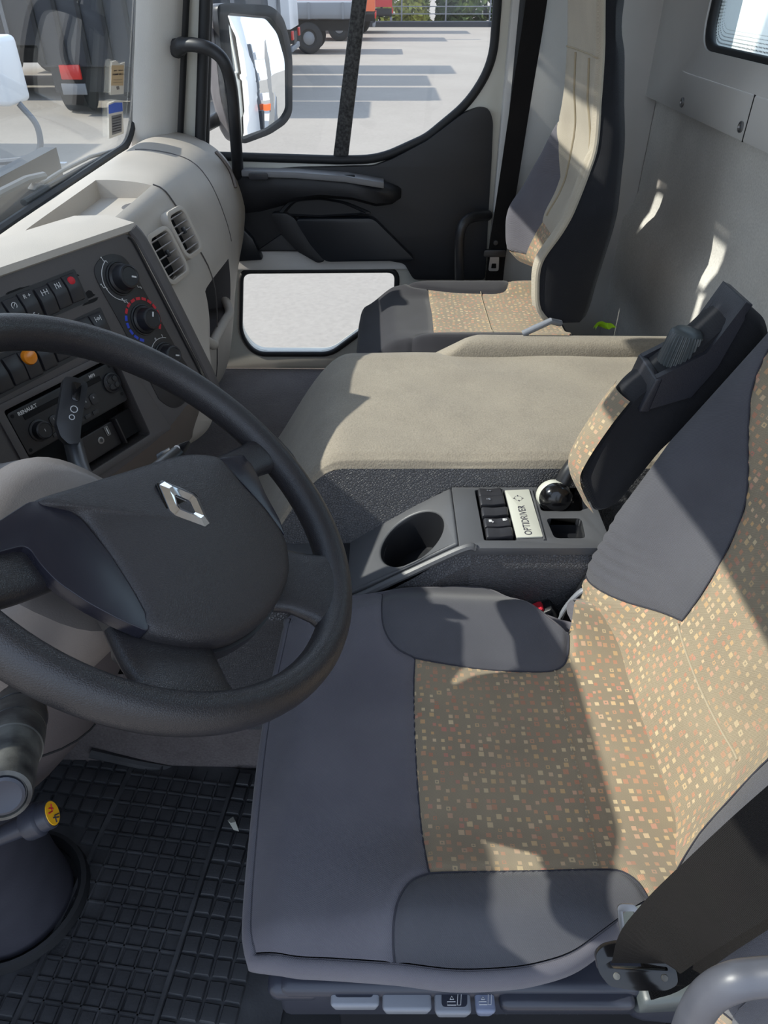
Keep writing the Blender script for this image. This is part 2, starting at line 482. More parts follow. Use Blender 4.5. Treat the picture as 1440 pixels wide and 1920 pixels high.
M['grab'] = plastic('grey grab handle plastic', srgb(80, 82, 90), .38, 120, .1, blotch=30)
M['redbtn'] = simple('red buckle button', srgb(200, 45, 60), .4)
M['glass'] = glass('cab glass', (.95, .97, .98, 1), dust=.006)
M['windscreen'] = glass('windscreen glass', (.93, .96, .97, 1), dust=.012)
M['rearglass'] = glass('rear window glass', (.9, .96, .95, 1), dust=.02)
M['mirror'] = simple('mirror glass', (.9, .92, .93, 1), .0, 1)
M['mirrorshell'] = plastic('mirror housing plastic', srgb(96, 92, 94), .5, 160, .2, blotch=20)
M['sticker'] = plastic('sticker paper', srgb(215, 208, 196), .7, 300, .0)
M['tan'] = simple('tan sticker print', srgb(196, 168, 128), .7)
M['stickblue'] = simple('sticker blue', srgb(58, 96, 196), .6)
M['ink'] = simple('dark ink', srgb(50, 48, 60), .7)
M['sooty'] = plastic('sooty window divider', srgb(22, 22, 24), .6, 90, .2, col2=srgb(70, 70, 70), blotch=170)
M['hivis'] = simple('high visibility fabric', srgb(160, 210, 30), .8)
# ================================================================== the cab shell
YD = 2.06          # inner face of the passenger door
XW = 0.68          # rear wall
FL = thing('floor', 'dark cab floor under the rubber mat', None, (0, 0, 0), kind='structure')
g = G().box((-.1, .47, -.03), (1.6, .92, .06)); add('floor_pan', g, M['rubber'], FL)
g = G().box((-.1, 1.76, .14), (1.6, .6, .32)); add('passenger_floor', g, M['footcarpet'], FL, bevel=.02, seg=3)
g = G().box((-.87, 1.06, .42), (.04, 1.98, 1.0)); add('firewall', g, M['black'], FL)
g = G().box((-.1, 2.05, .10), (1.6, .05, .34)); add('door_sill', g, M['rubber'], FL, bevel=.01)

# engine cover between the seats -------------------------------------------------
TZ = .64
def tun_top(x): return lerp(.345, TZ, sstep(-.34, -.07, x))
def tun_side(x, k):
    """near flank: k 0 at the base .. 1 at the shoulder"""
    zt = tun_top(x)
    z = k * (zt - .02); y = lerp(.855, 1.0, (z / TZ) ** .9)
    return V((x, y, z))
tun = thing('engine_cover', 'carpeted engine cover hump between the two seats, brown grey on top', 'engine cover', (.0, 1.2, 0))
xs = [-.85 + 1.50 * i / 60 for i in range(61)]
g = G().grid(lambda a, b: tun_side(-.62 + 1.27 * a, b), 60, 24)
add('vinyl_side', g, M['vinyl'], tun, label='dark grained vinyl flank of the engine cover')
def tun_topf(a, b):
    x = -.62 + 1.27 * a
    zt = tun_top(x); p0 = tun_side(x, 1)
    prof = [(p0.y, p0.z), (p0.y + .006, zt - .008), (p0.y + .02, zt - .001), (p0.y + .04, zt + .001), (1.15, zt + .004), (1.30, zt + .002), (1.40, zt - .002), (1.435, zt - .012), (1.455, zt - .05), (1.47, .29)]
    t = b * (len(prof) - 1); i = min(int(t), len(prof) - 2); f = t - i
    y = lerp(prof[i][0], prof[i + 1][0], f); z = lerp(prof[i][1], prof[i + 1][1], f)
    if .02 < b < .8: z += .0016 * math.sin(x * 23 + y * 11) * math.sin(y * 17)
    return V((x, y, max(z, .29)))
g = G().grid(tun_topf, 90, 54)
add('carpet_top', g, M['tunnel'], tun)
# raised rear lip of the engine cover beside the passenger seat
g = G().hull8([V((.10, 1.39, .62)), V((.64, 1.39, .62)), V((.10, 1.458, .62)), V((.64, 1.458, .62)), V((.16, 1.40, .668)), V((.62, 1.40, .664)), V((.20, 1.450, .668)), V((.62, 1.450, .664))])
add('rear_lip', g, M['tunnel'], tun, bevel=.015, seg=3)

# rear wall -----------------------------------------------------------------------
WB = thing('wall_rear', 'grey felt lined rear wall of the cab', None, (XW, 1.06, 0), kind='structure')
prof = [(XW - .03, 0), (XW - .03, .70), (XW - .028, .745), (XW - .016, .775), (XW - .004, .795), (XW, .82), (XW, 1.06)]
g = G().loft([[V((x, y, z)) for x, z in prof] for y in [.02 + 2.06 * i / 40 for i in range(41)]], cap=False, loop=False)
add('felt_lining', g, M['wall'], WB)
fw = Fr((XW, 0, 0), (0, -1, 0), (0, 0, 1), (-1, 0, 0))
def RW(u, v, d=0):
    p = W(u, v, X=XW - d); return (-p.y, p.z)
winhole = round_poly([(-1.80, 1.152), (-.55, 1.152), (-.55, 1.55), (-1.80, 1.55)], .06, 8)
panel1 = [(-2.0, 1.04), (-1.465, 1.04), (-1.465, 1.8), (-2.0, 1.8)]
outer = [(-2.08, 1.035), (-.02, 1.035), (-.02, 1.83), (-2.08, 1.83)]
g = G().plate(outer, [round_poly([(-1.88, 1.11), (-.47, 1.11), (-.47, 1.6), (-1.88, 1.6)], .08, 8)], fw, 0, .03)
add('upper_panel', g, M['wallpanel'], WB, bevel=.004)
# bevelled reveal down to the window
rin = winhole; rout = round_poly([(-1.88, 1.11), (-.47, 1.11), (-.47, 1.6), (-1.88, 1.6)], .08, 8)
g = G().loft([[fw.p(x, y, .03) for x, y in rout], [fw.p(x, y, .012) for x, y in rin], [fw.p(x, y, -.02) for x, y in rin]], cap=False)
add('window_reveal', g, M['wallpanel'], WB)
g = G().box((-1.44, 1.073, .0292), (.003, .075, .003), fw); add('panel_joint', g, M['void'], WB)
scr = G().lathe([(.0095, -.001), (.0095, .002), (.007, .003), (.0055, .003), (.0045, .0005), (.0001, .0005)], WORLD, 18)
scrm = mesh('screw', scr, M['steel'])
for (u, v) in ((1280, 192), (1390, 238)):
    a, b = RW(u, v, .03)
    copies(scrm, 'screw', WB, [fw.at(a, b, .031)])
w2 = thing('window_2', 'small rear window with rounded corners and dotted border', None, (XW, 1.2, 1.15), kind='structure')
g = G().plate(winhole, [], fw, -.012, -.008); add('glass_pane', g, M['rearglass'], w2)
g = G().tube([fw.p(x, y, -.002) for x, y in winhole], .011, 10, closed=True); add('rubber_seal', g, M['rubber'], w2)
dotg = G()
for row in range(5):
    r = .0022 - row * .0003; inset = .014 + row * .006
    ring = round_poly([(-1.80 + inset, 1.152 + inset), (-.55 - inset, 1.152 + inset), (-.55 - inset, 1.55 - inset), (-1.80 + inset, 1.55 - inset)], .05, 8)
    pts = resample([V((x, y, 0)) for x, y in ring] + [V((ring[0][0], ring[0][1], 0))], 520)
    for p in pts:
        if p.x < -1.2 and p.y < 1.4:
            q = [fw.p(p.x + dx * r, p.y + dy * r, -.0072) for dx, dy in ((-1, 0), (0, -1), (1, 0), (0, 1))]
            dotg.add(q, [(0, 1, 2, 3)])
add('frit_dots', dotg, M['void'], w2, kind='stuff', recalc=False)

# roof and driver side frame ---------------------------------------------------------
rf = thing('ceiling', 'pale roof lining above the seats', None, (.1, 1.06, 1.83), kind='structure')
g = G().box((.15, 1.06, 1.85), (1.12, 2.06, .04)); add('roof_lining', g, M['roof'], rf, bevel=.01)
g = G().hull8([V((-.46, .06, 1.80)), V((-.36, .06, 1.80)), V((-.46, 2.06, 1.80)), V((-.36, 2.06, 1.80)), V((-.44, .06, 1.86)), V((-.34, .06, 1.86)), V((-.44, 2.06, 1.86)), V((-.34, 2.06, 1.86))])
add('header', g, M['roof'], rf, bevel=.01)
add('header_shade', G().box((-.41, .765, 1.73), (.06, 1.41, .16)), M['roof'], rf, bevel=.01)  # unseen deeper header, added to hold sun off the rear wall
wl = thing('wall_left', 'cream driver side pillars around the open doorway', None, (0, .05, 0), kind='structure')
g = G().hull8([V((-.66, .06, .9)), V((-.56, .06, .9)), V((-.66, .12, .9)), V((-.56, .12, .9)), V((-.44, .06, 1.84)), V((-.34, .06, 1.84)), V((-.44, .12, 1.84)), V((-.34, .12, 1.84))])
add('front_pillar', g, M['cream'], wl, bevel=.01)
g = G().box((.60, .06, .9), (.14, .05, 1.86)); add('centre_pillar', g, M['cream'], wl, bevel=.01)

# windscreen ---------------------------------------------------------------------------
ws = thing('window_1', 'large dusty raked windscreen over the dashboard', None, (-.6, 1.03, .95), kind='structure')
fs = Fr((-.617, 0, .95), (0, -1, 0), (.211, 0, .8), None)    # in the glass plane, z towards the cab
if fs.z.x < 0: fs.z = -fs.z
Lw = .827
outl = round_poly([(-1.945, .0), (-.11, .0), (-.11, Lw), (-1.945, Lw)], [.09, .09, .05, .05], 10)
g = G().plate(outl, [], fs, -.006, -.001); add('glass_pane', g, M['windscreen'], ws)
g = G().tube([fs.p(x, y, 0) for x, y in outl], .009, 8, closed=True); add('rubber_seal', g, M['rubber'], ws)
def WS(u, v, h=.0015):
    p = Wp(u, v, fs.o, fs.z) - fs.o
    return (p.dot(fs.x), p.dot(fs.y))

# passenger side: front pillar, strips, door, centre pillar ---------------------------------
rp = thing('trim_1', 'cream windscreen pillar beside the passenger door', None, (-.55, 1.98, .9), kind='structure')
def pil(u, v, y): return W(u, v, Y=y)
def ext(p, q, z):  # extend the line p->q to height z
    t = (z - q.z) / (p.z - q.z); return q + (p - q) * t
a0, a1 = pil(255, 0, 1.93), pil(247, 262, 1.93)
b0, b1 = pil(300, 0, 1.955), pil(288, 262, 1.955)
c0, c1 = pil(344, 0, 2.02), pil(333, 250, 2.02)
rings = []
for z in (.86, .95, 1.1, 1.25, 1.5, 1.80):
    A, B, C_ = ext(a0, a1, z), ext(b0, b1, z), ext(c0, c1, z)
    rings.append([A + V((-.004, .03, 0)), A, A.lerp(B, .5) + V((.004, -.006, 0)), B + V((.004, -.004, 0)), B.lerp(C_, .5) + V((.006, -.008, 0)), C_, C_ + V((0, .05, 0)), A + V((-.004, .1, 0))])
add('pillar_cover', G().loft(rings), M['wallpanel'], rp, sharp=60)
for (u0, u1, r, y) in ((346, 335, .012, 2.03), (385, 376, .014, 2.03)):
    p0, p1 = pil(u0, 0, y), pil(u1, 250, y)
    add('door_seal', G().tube([ext(p0, p1, 1.8), p0, p1, ext(p0, p1, .8)], r, 12), M['rubber'], rp)
p0, p1 = pil(365, 0, 2.045), pil(356, 250, 2.045)
g = G()
q = []
for z in (.8, 1.8):
    e = ext(p0, p1, z); q += [e + V((-.035, 0, 0)), e + V((.025, 0, 0)), e + V((-.035, .02, 0)), e + V((.025, .02, 0))]
add('door_rebate', g.hull8(q), M['cream'], rp)

dr = thing('door_1', 'passenger door, cream metal with dark trim and two windows', None, (-.05, YD, .3), kind='structure')
fd = Fr((0, YD, 0), (1, 0, 0), (0, 0, 1), (0, -1, 0))
def D(u, v, d=0.0):
    p = W(u, v, Y=YD - d); return (p.x, p.z)
def Dl(pts, d=0.0): return [D(u, v, d) for u, v in pts]
lt, lb = D(392, 0), D(384, 292)
rt = D(933, 0)
tl = (lt[0] + (lt[0] - lb[0]) * 1.1, 1.62)
up_hole = round_poly([lb, D(640, 300), D(712, 298), D(800, 258), D(880, 192), D(924, 118), rt, (rt[0] - .01, 1.62), tl], [.03, .02, .06, .02, .08, .12, .05, .06, .06], 6)
lo_hole = round_poly(Dl([(452, 508), (745, 506), (742, 575), (620, 664), (478, 664), (450, 628)]), [.03, .03, .02, .03, .04, .06], 6)
outer = [D(372, 700), (-.52, .285), D(366, 0), (D(366, 0)[0] + .16, 1.72), (.30, 1.72), D(955, 0), D(948, 170), D(925, 470), D(920, 700), (.28, .285)]
outer = [(-.56, .29), (-.53, .9), (tl[0] - .06, 1.72), (rt[0] + .06, 1.72), D(958, 0), D(948, 170), D(928, 420), D(920, 600), (.26, .29)]
add('door_frame', G().plate(outer, [up_hole, lo_hole], fd, -.05, 0), M['cream'], dr, bevel=.006)
add('window_seal', G().tube([fd.p(x, y, .0) for x, y in up_hole], .011, 10, closed=True), M['rubber'], dr)
add('window_seal', G().tube([fd.p(x, y, .0) for x, y in lo_hole], .008, 10, closed=True), M['rubber'], dr)
add('glass_pane', G().plate(up_hole, [], fd, -.03, -.026), M['glass'], dr)
add('lower_glass_pane', G().plate(lo_hole, [], fd, -.03, -.026), M['glass'], dr)
d0, d1, d2, d3 = D(660, 0), D(688, 0), D(652, 300), D(624, 300)
k = (1.62 - d0[1]) / (d0[1] - d3[1])
e0 = (d0[0] + (d0[0] - d3[0]) * k, 1.62); e1 = (d1[0] + (d1[0] - d2[0]) * k, 1.62)
add('window_divider', G().plate([d3, d2, e1, e0], [], fd, -.035, .002), M['sooty'], dr, bevel=.004, label='scuffed black window divider bar')
# dark inner trim
trim = Dl([(440, 322), (560, 312), (700, 309), (735, 296), (800, 262), (868, 210), (896, 199), (916, 202), (923, 225), (920, 300), (913, 420), (908, 520), (775, 520), (758, 490), (700, 480), (600, 476), (560, 462), (440, 464)])
add('inner_trim', G().plate(round_poly(trim, .012, 4), [], fd, 0, .02), M['doordark'], dr, bevel=.007, seg=3)
# upper recess dish behind the armrest
dish = round_poly(Dl([(745, 336), (800, 290), (880, 225), (908, 222), (905, 330), (860, 345)]), .03, 5)
cd = (sum(p[0] for p in dish) / len(dish), sum(p[1] for p in dish) / len(dish))
ring2 = [(lerp(p[0], cd[0], .10), lerp(p[1], cd[1], .10)) for p in dish]
# armrest ledge: lofted along the door
def ledge(u, vt, vb, d):
    x, zt = D(u, vt); zb = D(u, vb)[1]
    return [fd.p(x, zt, .015), fd.p(x, zt + .004, d * .5), fd.p(x, zt, d * .85), fd.p(x, lerp(zt, zb, .25), d), fd.p(x, lerp(zt, zb, .7), d * .9), fd.p(x, zb, .018)]
sec = [(444, 318, 400, .045), (480, 317, 395, .06), (540, 316, 380, .07), (600, 318, 368, .075), (660, 323, 372, .08), (705, 332, 384, .082), (735, 342, 380, .07), (752, 352, 368, .03)]
add('armrest', G().loft([ledge(*s) for s in sec]), M['doordark'], dr, sharp=50)
sec2 = [(460, 312, 326, .07), (560, 314, 328, .08), (650, 320, 334, .088), (720, 332, 346, .085)]
def strip(u, vt, vb, d):
    x, zt = D(u, vt); zb = D(u, vb)[1]; zm = zt + .002
    return [fd.p(x, zm, .02), fd.p(x, zm + .003, d), fd.p(x, zm - .012, d + .002), fd.p(x, zm - .012, .02)]
add('armrest_lit_top', G().loft([strip(*s) for s in sec2]), M['doorgrey'], dr, bevel=.003, label='top strip of the door armrest, paler grey for the light on it')  # light on the armrest top painted in as a paler grey
x, z = D(492, 318)
add('window_switch', G().plate(rrect(.05, .016, .006, 4, x, z), [], fd.at(0, 0, .06), .012, .018), M['switch'], dr, bevel=.002)
x, z = D(600, 322)
add('pull_slot', G().box((x, z + .004, .072), (.19, .006, .012), fd), M['void'], dr, bevel=.002)
# door opener bowl and storage pocket
bowl = round_poly(Dl([(520, 398), (545, 370), (600, 366), (650, 374), (702, 396), (600, 402)]), .02, 5)
c2 = (sum(p[0] for p in bowl) / len(bowl), sum(p[1] for p in bowl) / len(bowl))
add('opener_bowl', G().loft([[fd.p(x, y, .02) for x, y in bowl], [fd.p(x, y, .032) for x, y in bowl], [fd.p(lerp(x, c2[0], .1), lerp(y, c2[1], .1), .036) for x, y in bowl], [fd.p(lerp(x, c2[0], .2), lerp(y, c2[1], .2), .026) for x, y in bowl]]), M['doordark'], dr)
pocket = round_poly(Dl([(556, 402), (700, 400), (740, 440), (778, 478), (612, 480), (586, 450)]), .015, 4)
add('storage_pocket', G().plate(pocket, [], fd, .01, .052), M['doorpocket'], dr, bevel=.012, seg=3)
rimp = round_poly(Dl([(512, 392), (540, 392), (556, 402), (586, 450), (612, 480), (598, 484), (560, 462), (530, 430)]), .008, 4)
add('pocket_rim', G().plate(rimp, [], fd, .01, .045), M['doordark'], dr, bevel=.006)
tri = round_poly(Dl([(486, 464), (552, 418), (578, 466)]), .01, 4)
add('corner_panel', G().plate(tri, [], fd, .01, .03), M['doordark'], dr, bevel=.005)
foot = Dl([(440, 400), (478, 440), (496, 480), (440, 484)])
add('corner_foot', G().plate(foot, [], fd, .0, .04), M['doorpocket'], dr, bevel=.006)
# lower pale moulding
mould = round_poly(Dl([(440, 470), (560, 468), (600, 482), (765, 486), (778, 502), (440, 504)]), .006, 3)
add('lower_moulding', G().plate(mould, [], fd, 0, .012), M['wallpanel'], dr, bevel=.004)
# pull handle
pts = [W(862, 545, Y=1.96), W(861, 470, Y=1.95), W(864, 432, Y=1.95), W(876, 412, Y=1.96), W(896, 405, Y=1.99), W(915, 404, Y=2.03)]
add('pull_handle', G().tube(catmull(pts, 6), .0135, 14), M['black'], dr)

bp = thing('trim_2', 'cream centre pillar behind the passenger door', None, (.45, 2.04, .3), kind='structure')
q0, q1 = D(958, 0), D(912, 520)
sl = (q0[0] - q1[0]) / (q0[1] - q1[1])
def bx(z): return q1[0] + sl * (z - q1[1])
poly = [(bx(.3), .3), (.68, .3), (.68, 1.8), (bx(1.8), 1.8)]
add('pillar_panel', G().plate(poly, [], fd.at(0, 0, .02), -.03, .0), M['wallpanel'], bp, bevel=.006)
add('door_seal', G().tube([V((bx(z) + .03, YD - .03, z)) for z in (.3, .6, .9, 1.2, 1.8)], .014, 12), M['rubber'], bp)
add('dark_trim_strip', G().plate([(bx(.6) + .19, .5), (bx(.6) + .225, .5), (bx(1.8) + .225, 1.8), (bx(1.8) + .19, 1.8)], [], fd.at(0, 0, .02), 0, .012), M['black'], bp, bevel=.003)
# ================================================================== dashboard
dash = thing('dashboard', 'pale grey truck dashboard with angled dark centre panel, vents and storage bin', 'dashboard', (-.5, 1.2, .3))
ST = {  # lateral station -> profile (x, z) from the windscreen foot over the top and down the face
    .10: [(-.625, .88), (-.612, .945), (-.62, .955), (-.60, .955), (-.585, .93), (-.58, .86), (-.58, .75), (-.59, .63), (-.60, .50), (-.66, .45)],
    .86: [(-.625, .88), (-.612, .945), (-.61, .955), (-.60, .95), (-.62, .92), (-.63, .86), (-.63, .75), (-.63, .63), (-.63, .50), (-.66, .45)],
    1.12: [(-.625, .88), (-.612, .945), (-.56, .958), (-.50, .948), (-.50, .92), (-.50, .86), (-.49, .75), (-.47, .66), (-.48, .56), (-.55, .50)],
    1.17: [(-.625, .88), (-.612, .945), (-.56, .960), (-.47, .952), (-.465, .925), (-.46, .86), (-.44, .75), (-.42, .66), (-.43, .56), (-.53, .49)],
    1.22: [(-.625, .88), (-.612, .945), (-.555, .963), (-.45, .955), (-.425, .925), (-.404, .86), (-.355, .74), (-.325, .67), (-.35, .56), (-.5, .47)],
    1.45: [(-.625, .88), (-.612, .945), (-.55, .965), (-.445, .956), (-.415, .922), (-.395, .858), (-.364, .765), (-.374, .645), (-.41, .50), (-.55, .42)],
    1.75: [(-.625, .87), (-.614, .94), (-.555, .966), (-.45, .950), (-.402, .905), (-.374, .82), (-.366, .742), (-.378, .625), (-.43, .42), (-.56, .33)],
    2.02: [(-.625, .86), (-.616, .93), (-.56, .962), (-.47, .945), (-.405, .895), (-.374, .80), (-.383, .715), (-.41, .62), (-.47, .40), (-.56, .27)],
}
SY = sorted(ST)
def dash_ctrl(y):
    for a, b in zip(SY, SY[1:]):
        if y <= b: break
    t = sstep(a, b, y) * .5 + .5 * max(0, min(1, (y - a) / (b - a)))
    return [V((lerp(p[0], q[0], t), 0, lerp(p[1], q[1], t))) for p, q in zip(ST[a], ST[b])]
pv = W(310, 480, Y=1.32)
av = math.radians(12)
fv = Fr(pv, (math.sin(av), math.cos(av), 0), (-.36 * math.cos(av), .36 * math.sin(av), .93))
if fv.z.x < 0: fv.z = -fv.z
def FV(u, v):
    p = Wp(u, v, pv, fv.z) - pv; return (p.dot(fv.x), p.dot(fv.y))
VENTS = []
for quad in ([(270, 447), (308, 441), (351, 500), (320, 531)], [(308, 405), (333, 396), (378, 461), (352, 484)]):
    q2 = [FV(*q) for q in quad]
    h = (max(q[1] for q in q2) - min(q[1] for q in q2)) * .90; w_ = abs(q2[1][0] - q2[0][0]) * .5 + abs(q2[2][0] - q2[3][0]) * .5
    VENTS.append((fv.at(sum(q[0] for q in q2) / 4, sum(q[1] for q in q2) / 4, .002), max(w_, .05), h))
def in_vent(p):
    for f, w_, h in VENTS:
        d = p - f.o
        if abs(d.dot(f.x)) < w_ / 2 + .002 and abs(d.dot(f.y)) < h / 2 + .002 and abs(d.dot(f.z)) < .04: return True
    return False
ys = sorted(set([round(.10 + .02 * i, 4) for i in range(97)] + [round(1.22 + .004 * i, 4) for i in range(66)] + [1.0, 1.47, 1.43, 1.70]))
K = 14
rows = []
for y in ys:
    c = catmull(dash_ctrl(y), K)
    for p in c: p.y = y
    rows.append(c)
g = G(); n = len(rows[0])
for r in rows: g.v += r
for i in range(len(ys) - 1):
    ym = (ys[i] + ys[i + 1]) / 2
    for j in range(n - 1):
        s_ = j // K
        if s_ == 2 and 1.0 < ym < 1.47: continue
        if s_ == 6 and 1.43 < ym < 1.70: continue
        if 1.2 < ym < 1.5 and in_vent((rows[i][j] + rows[i + 1][j + 1]) / 2): continue
        g.f.append((i * n + j, i * n + j + 1, (i + 1) * n + j + 1, (i + 1) * n + j))
g.f.append(tuple((len(ys) - 1) * n + j for j in range(n)))
add('dash_body', g, M['dash'], dash, sharp=60)
def dpt(y, s_, f=0.0):
    c = catmull(dash_ctrl(y), K); i = int(s_ * K + f * K); p = c[min(i, len(c) - 1)].copy(); p.y = y; return p
# open tray sunk into the dash top
iy = [i for i, y in enumerate(ys) if 1.0 - 1e-6 <= y <= 1.47 + 1e-6]
edge = [rows[i][2 * K] for i in iy] + [rows[iy[-1]][j] for j in range(2 * K + 1, 3 * K)] + [rows[i][3 * K] for i in reversed(iy)] + [rows[iy[0]][j] for j in range(3 * K - 1, 2 * K, -1)]
ce = sum(edge, V()) / len(edge)
low = [V((lerp(p.x, ce.x, .10), lerp(p.y, ce.y, .03), .934)) for p in edge]
add('top_tray', G().loft([edge, low], cap='end'), M['dash'], dash, sharp=30)
g = G().loft([[V((-.47 + .016 * math.cos(a), 1.40 + .022 * math.sin(a), .9345)) for a in [k * math.pi / 9 for k in range(18)]], [V((-.47 + .014 * math.cos(a), 1.40 + .02 * math.sin(a), .936)) for a in [k * math.pi / 9 for k in range(18)]]])
add('tray_plug', g, M['dash_face'], dash)
# storage bin in the face
iy = [i for i, y in enumerate(ys) if 1.43 - 1e-6 <= y <= 1.70 + 1e-6]
top = [rows[i][6 * K] for i in iy]; bot = [rows[i][7 * K] for i in iy]
edge = top + [rows[iy[-1]][j] for j in range(6 * K + 1, 7 * K)] + bot[::-1] + [rows[iy[0]][j] for j in range(7 * K - 1, 6 * K, -1)]
inner = [p + V((-.13, 0, -.015)) for p in edge]
add('storage_bin', G().loft([edge, [p + V((-.005, 0, 0)) for p in edge], inner], cap='end'), M['dash_face'], dash, sharp=30)
lip = [p + V((.006, 0, .0)) for p in bot]
lip = [lip[0] + V((-.02, -.02, .03))] + lip + [lip[-1] + V((-.02, .015, .02))]
add('bin_lip', G().tube(catmull(lip[::3], 3), .011, 10), M['dash'], dash)
# joint lines over the dash
add('joint_line', G().tube([dpt(1.76, 2 + f * .25) + V((.0, 0, .0006)) for f in range(0, 16)], .0016, 6), M['dash_face'], dash)
add('joint_line', G().tube([dpt(1.475 + .045 * (f / 16), 3 + f * .25) + V((.0012, 0, .0006)) for f in range(0, 20)], .0016, 6), M['dash_face'], dash)
# side defroster slot near the door
sv = [(405, 285), (420, 300), (440, 345), (444, 362), (436, 352), (414, 312)]
def dsurf(u, v):
    def f(p):
        yy = max(.11, min(2.01, p.y)); c = catmull(dash_ctrl(yy), 5)
        x = interp(sorted((q.z, q.x) for q in c[12:]), p.z)
        return p.x - x
    return Wf(u, v, f, lo=1.2)
sp_ = [W(u, v, Y=1.97) for u, v in sv]
slot = [dsurf(u, v) for u, v in ((403, 285), (418, 302), (432, 325), (440, 352))]
add('side_vent', G().tube(catmull(slot, 6), [.004] + [.011] * 17 + [.004], 10, flat=.4), M['void'], dash)
add('side_vent_rim', G().tube(catmull([p + V((.004, -.006, .002)) for p in slot], 6), .004, 8), M['dash_low'], dash)

# ---- air vents
for f, w_, h in VENTS:
    ve = thing('air_vent', None, None, (0, 0, 0)); ve.parent = dash; WLOC[ve.name] = V((0, 0, 0)); ve.location = -wloc(dash)
    o_ = rrect(w_ + .016, h + .016, .018, 6); i_ = rrect(w_, h, .013, 6)
    me = mesh('vent_frame', G().plate(o_, [i_], f, -.03, .004), M['dash'], bevel=.003)
    link('vent_frame', me, ve)
    link('vent_cavity', mesh('vent_cavity', G().plate(i_, [], f, -.032, -.026), M['void']), ve)
    nsl = 5
    for k in range(nsl):
        yy = -h / 2 + h * (k + .5) / nsl
        sl_ = G().hull8([f.p(-w_ / 2, yy - .0022, -.012), f.p(w_ / 2, yy - .0022, -.012), f.p(-w_ / 2, yy - .0008, -.012), f.p(w_ / 2, yy - .0008, -.012), f.p(-w_ / 2, yy + .001, .002), f.p(w_ / 2, yy + .001, .002), f.p(-w_ / 2, yy + .0032, .002), f.p(w_ / 2, yy + .0032, .002)])
        link('slat', mesh('slat', sl_, M['ventgrey'], bevel=.0006), ve)
    link('vent_tab', mesh('vent_tab', G().box((0, .004, .002), (.008, .012, .006), f), M['black'], bevel=.0015), ve)

# ---- angled centre panel
fa_o = V((-.41122, 1.2, .94484))
fE1 = V((-.48169, -.87634, 0)); fE2 = V((.25647, -.14097, -.95622)); fN = V((.83797, -.46060, .29266))
# local x runs to the right of the panel, y up it
fp = Fr(fa_o, -fE1, -fE2, fN)
def FP(s, t, h=0): return fp.p(-s, -t, h)
pan = [(.0, .0), (.45, .0), (.45, .34), (.10, .315), (-.035, .27)]
pan2 = [(-s, -t) for s, t in pan]
win = round_poly([(-.338, -.160), (-.13, -.160), (-.13, -.300), (-.338, -.300)], .004, 3)
body_o = round_poly(pan2, [.02, .01, .01, .05, .04], 6)
add('centre_panel', G().plate(body_o, [win], fp, -.06, 0), M['dash_face'], dash, bevel=.005, seg=3, label='dark centre panel angled to the driver')
# pale hood over the panel top, right hand border
hood = [FP(s, -.002, .004) for s in (-.012, .0, .1, .2, .3, .45)]
g = G().loft([[p, p + fN * -.004 + V((0, 0, .010)), p + V((-.05, .02, .016)), p + V((-.11, .03, .012)), p + V((-.11, .03, -.03)), p + fN * -.02 + V((0, 0, -.012))] for p in hood])
add('panel_hood', g, M['dash'], dash, sharp=50)
bord = [FP(-.004, -.004, .002), FP(-.012, .02, .004), FP(-.022, .1, .006), FP(-.034, .2, .006), FP(-.044, .275, .003), FP(-.05, .33, -.01)]
add('panel_border', G().tube(catmull(bord, 5), .011, 10, flat=.6, up=fN), M['dash_face'], dash)
add('border_groove', G().tube([p + fN * .0032 for p in catmull([FP(.010, .006, -.002), FP(.004, .02, -.002), FP(-.006, .1, -.002), FP(-.018, .2, -.002), FP(-.026, .262, -.002)], 5)], .0015, 6), M['void'], dash)
# lower brown-grey skirt under the panel, reaching to the engine cover
sk = [FP(.45, .338, -.004), FP(.10, .314, -.004), FP(-.04, .27, -.002)]
g = G().loft([sk, [p + V((-.05, .01, -.13)) for p in sk], [p + V((-.2, .06, -.20)) for p in sk]], cap=False, loop=False)
add('panel_skirt', g, M['dash_low'], dash)
g = G().loft([[V((-.30, 1.22, .69)), V((-.325, 1.42, .64)), V((-.36, 1.6, .6))], [V((-.345, 1.22, .53)), V((-.40, 1.42, .46)), V((-.44, 1.6, .45))], [V((-.5, 1.22, .35)), V((-.52, 1.42, .33)), V((-.55, 1.6, .33))]], cap=False, loop=False)

# heater control strip with three knobs
strip_o = [(.098, .035), (.085, .024), (.066, .0195), (.045, .024), (.030, .04), (.02, .10), (.004, .20), (-.004, .235), (.0, .262), (.03, .284), (.06, .284), (.080, .262), (.084, .24), (.092, .13), (.1, .06)]
so = [(p.x, p.y) for p in catmull([V((-s, -t, 0)) for s, t in strip_o], 4, closed=True)]
hs = add('heater_strip', G().plate(so, [], fp, -.004, .0015), M['panelblack'], dash, bevel=.001)
kn = G().lathe([(.0205, 0), (.0205, .004), (.0175, .006), (.0165, .019), (.0155, .0215), (.013, .0225), (.012, .0215), (.0001, .0215)], WORLD, 40)
knm = mesh('control_knob', kn, M['knob'], sharp=30)
ptm = mesh('pointer', G().box((.006, 0, .0224), (.007, .0022, .0012)), M['white'])
rim = mesh('knob_ring', G().loft([[V((r * math.cos(2 * math.pi * k / 40), r * math.sin(2 * math.pi * k / 40), h)) for k in range(40)] for r, h in ((.0235, .0), (.0235, .002), (.0215, .0025), (.0212, 0))], cap=False), M['black'])
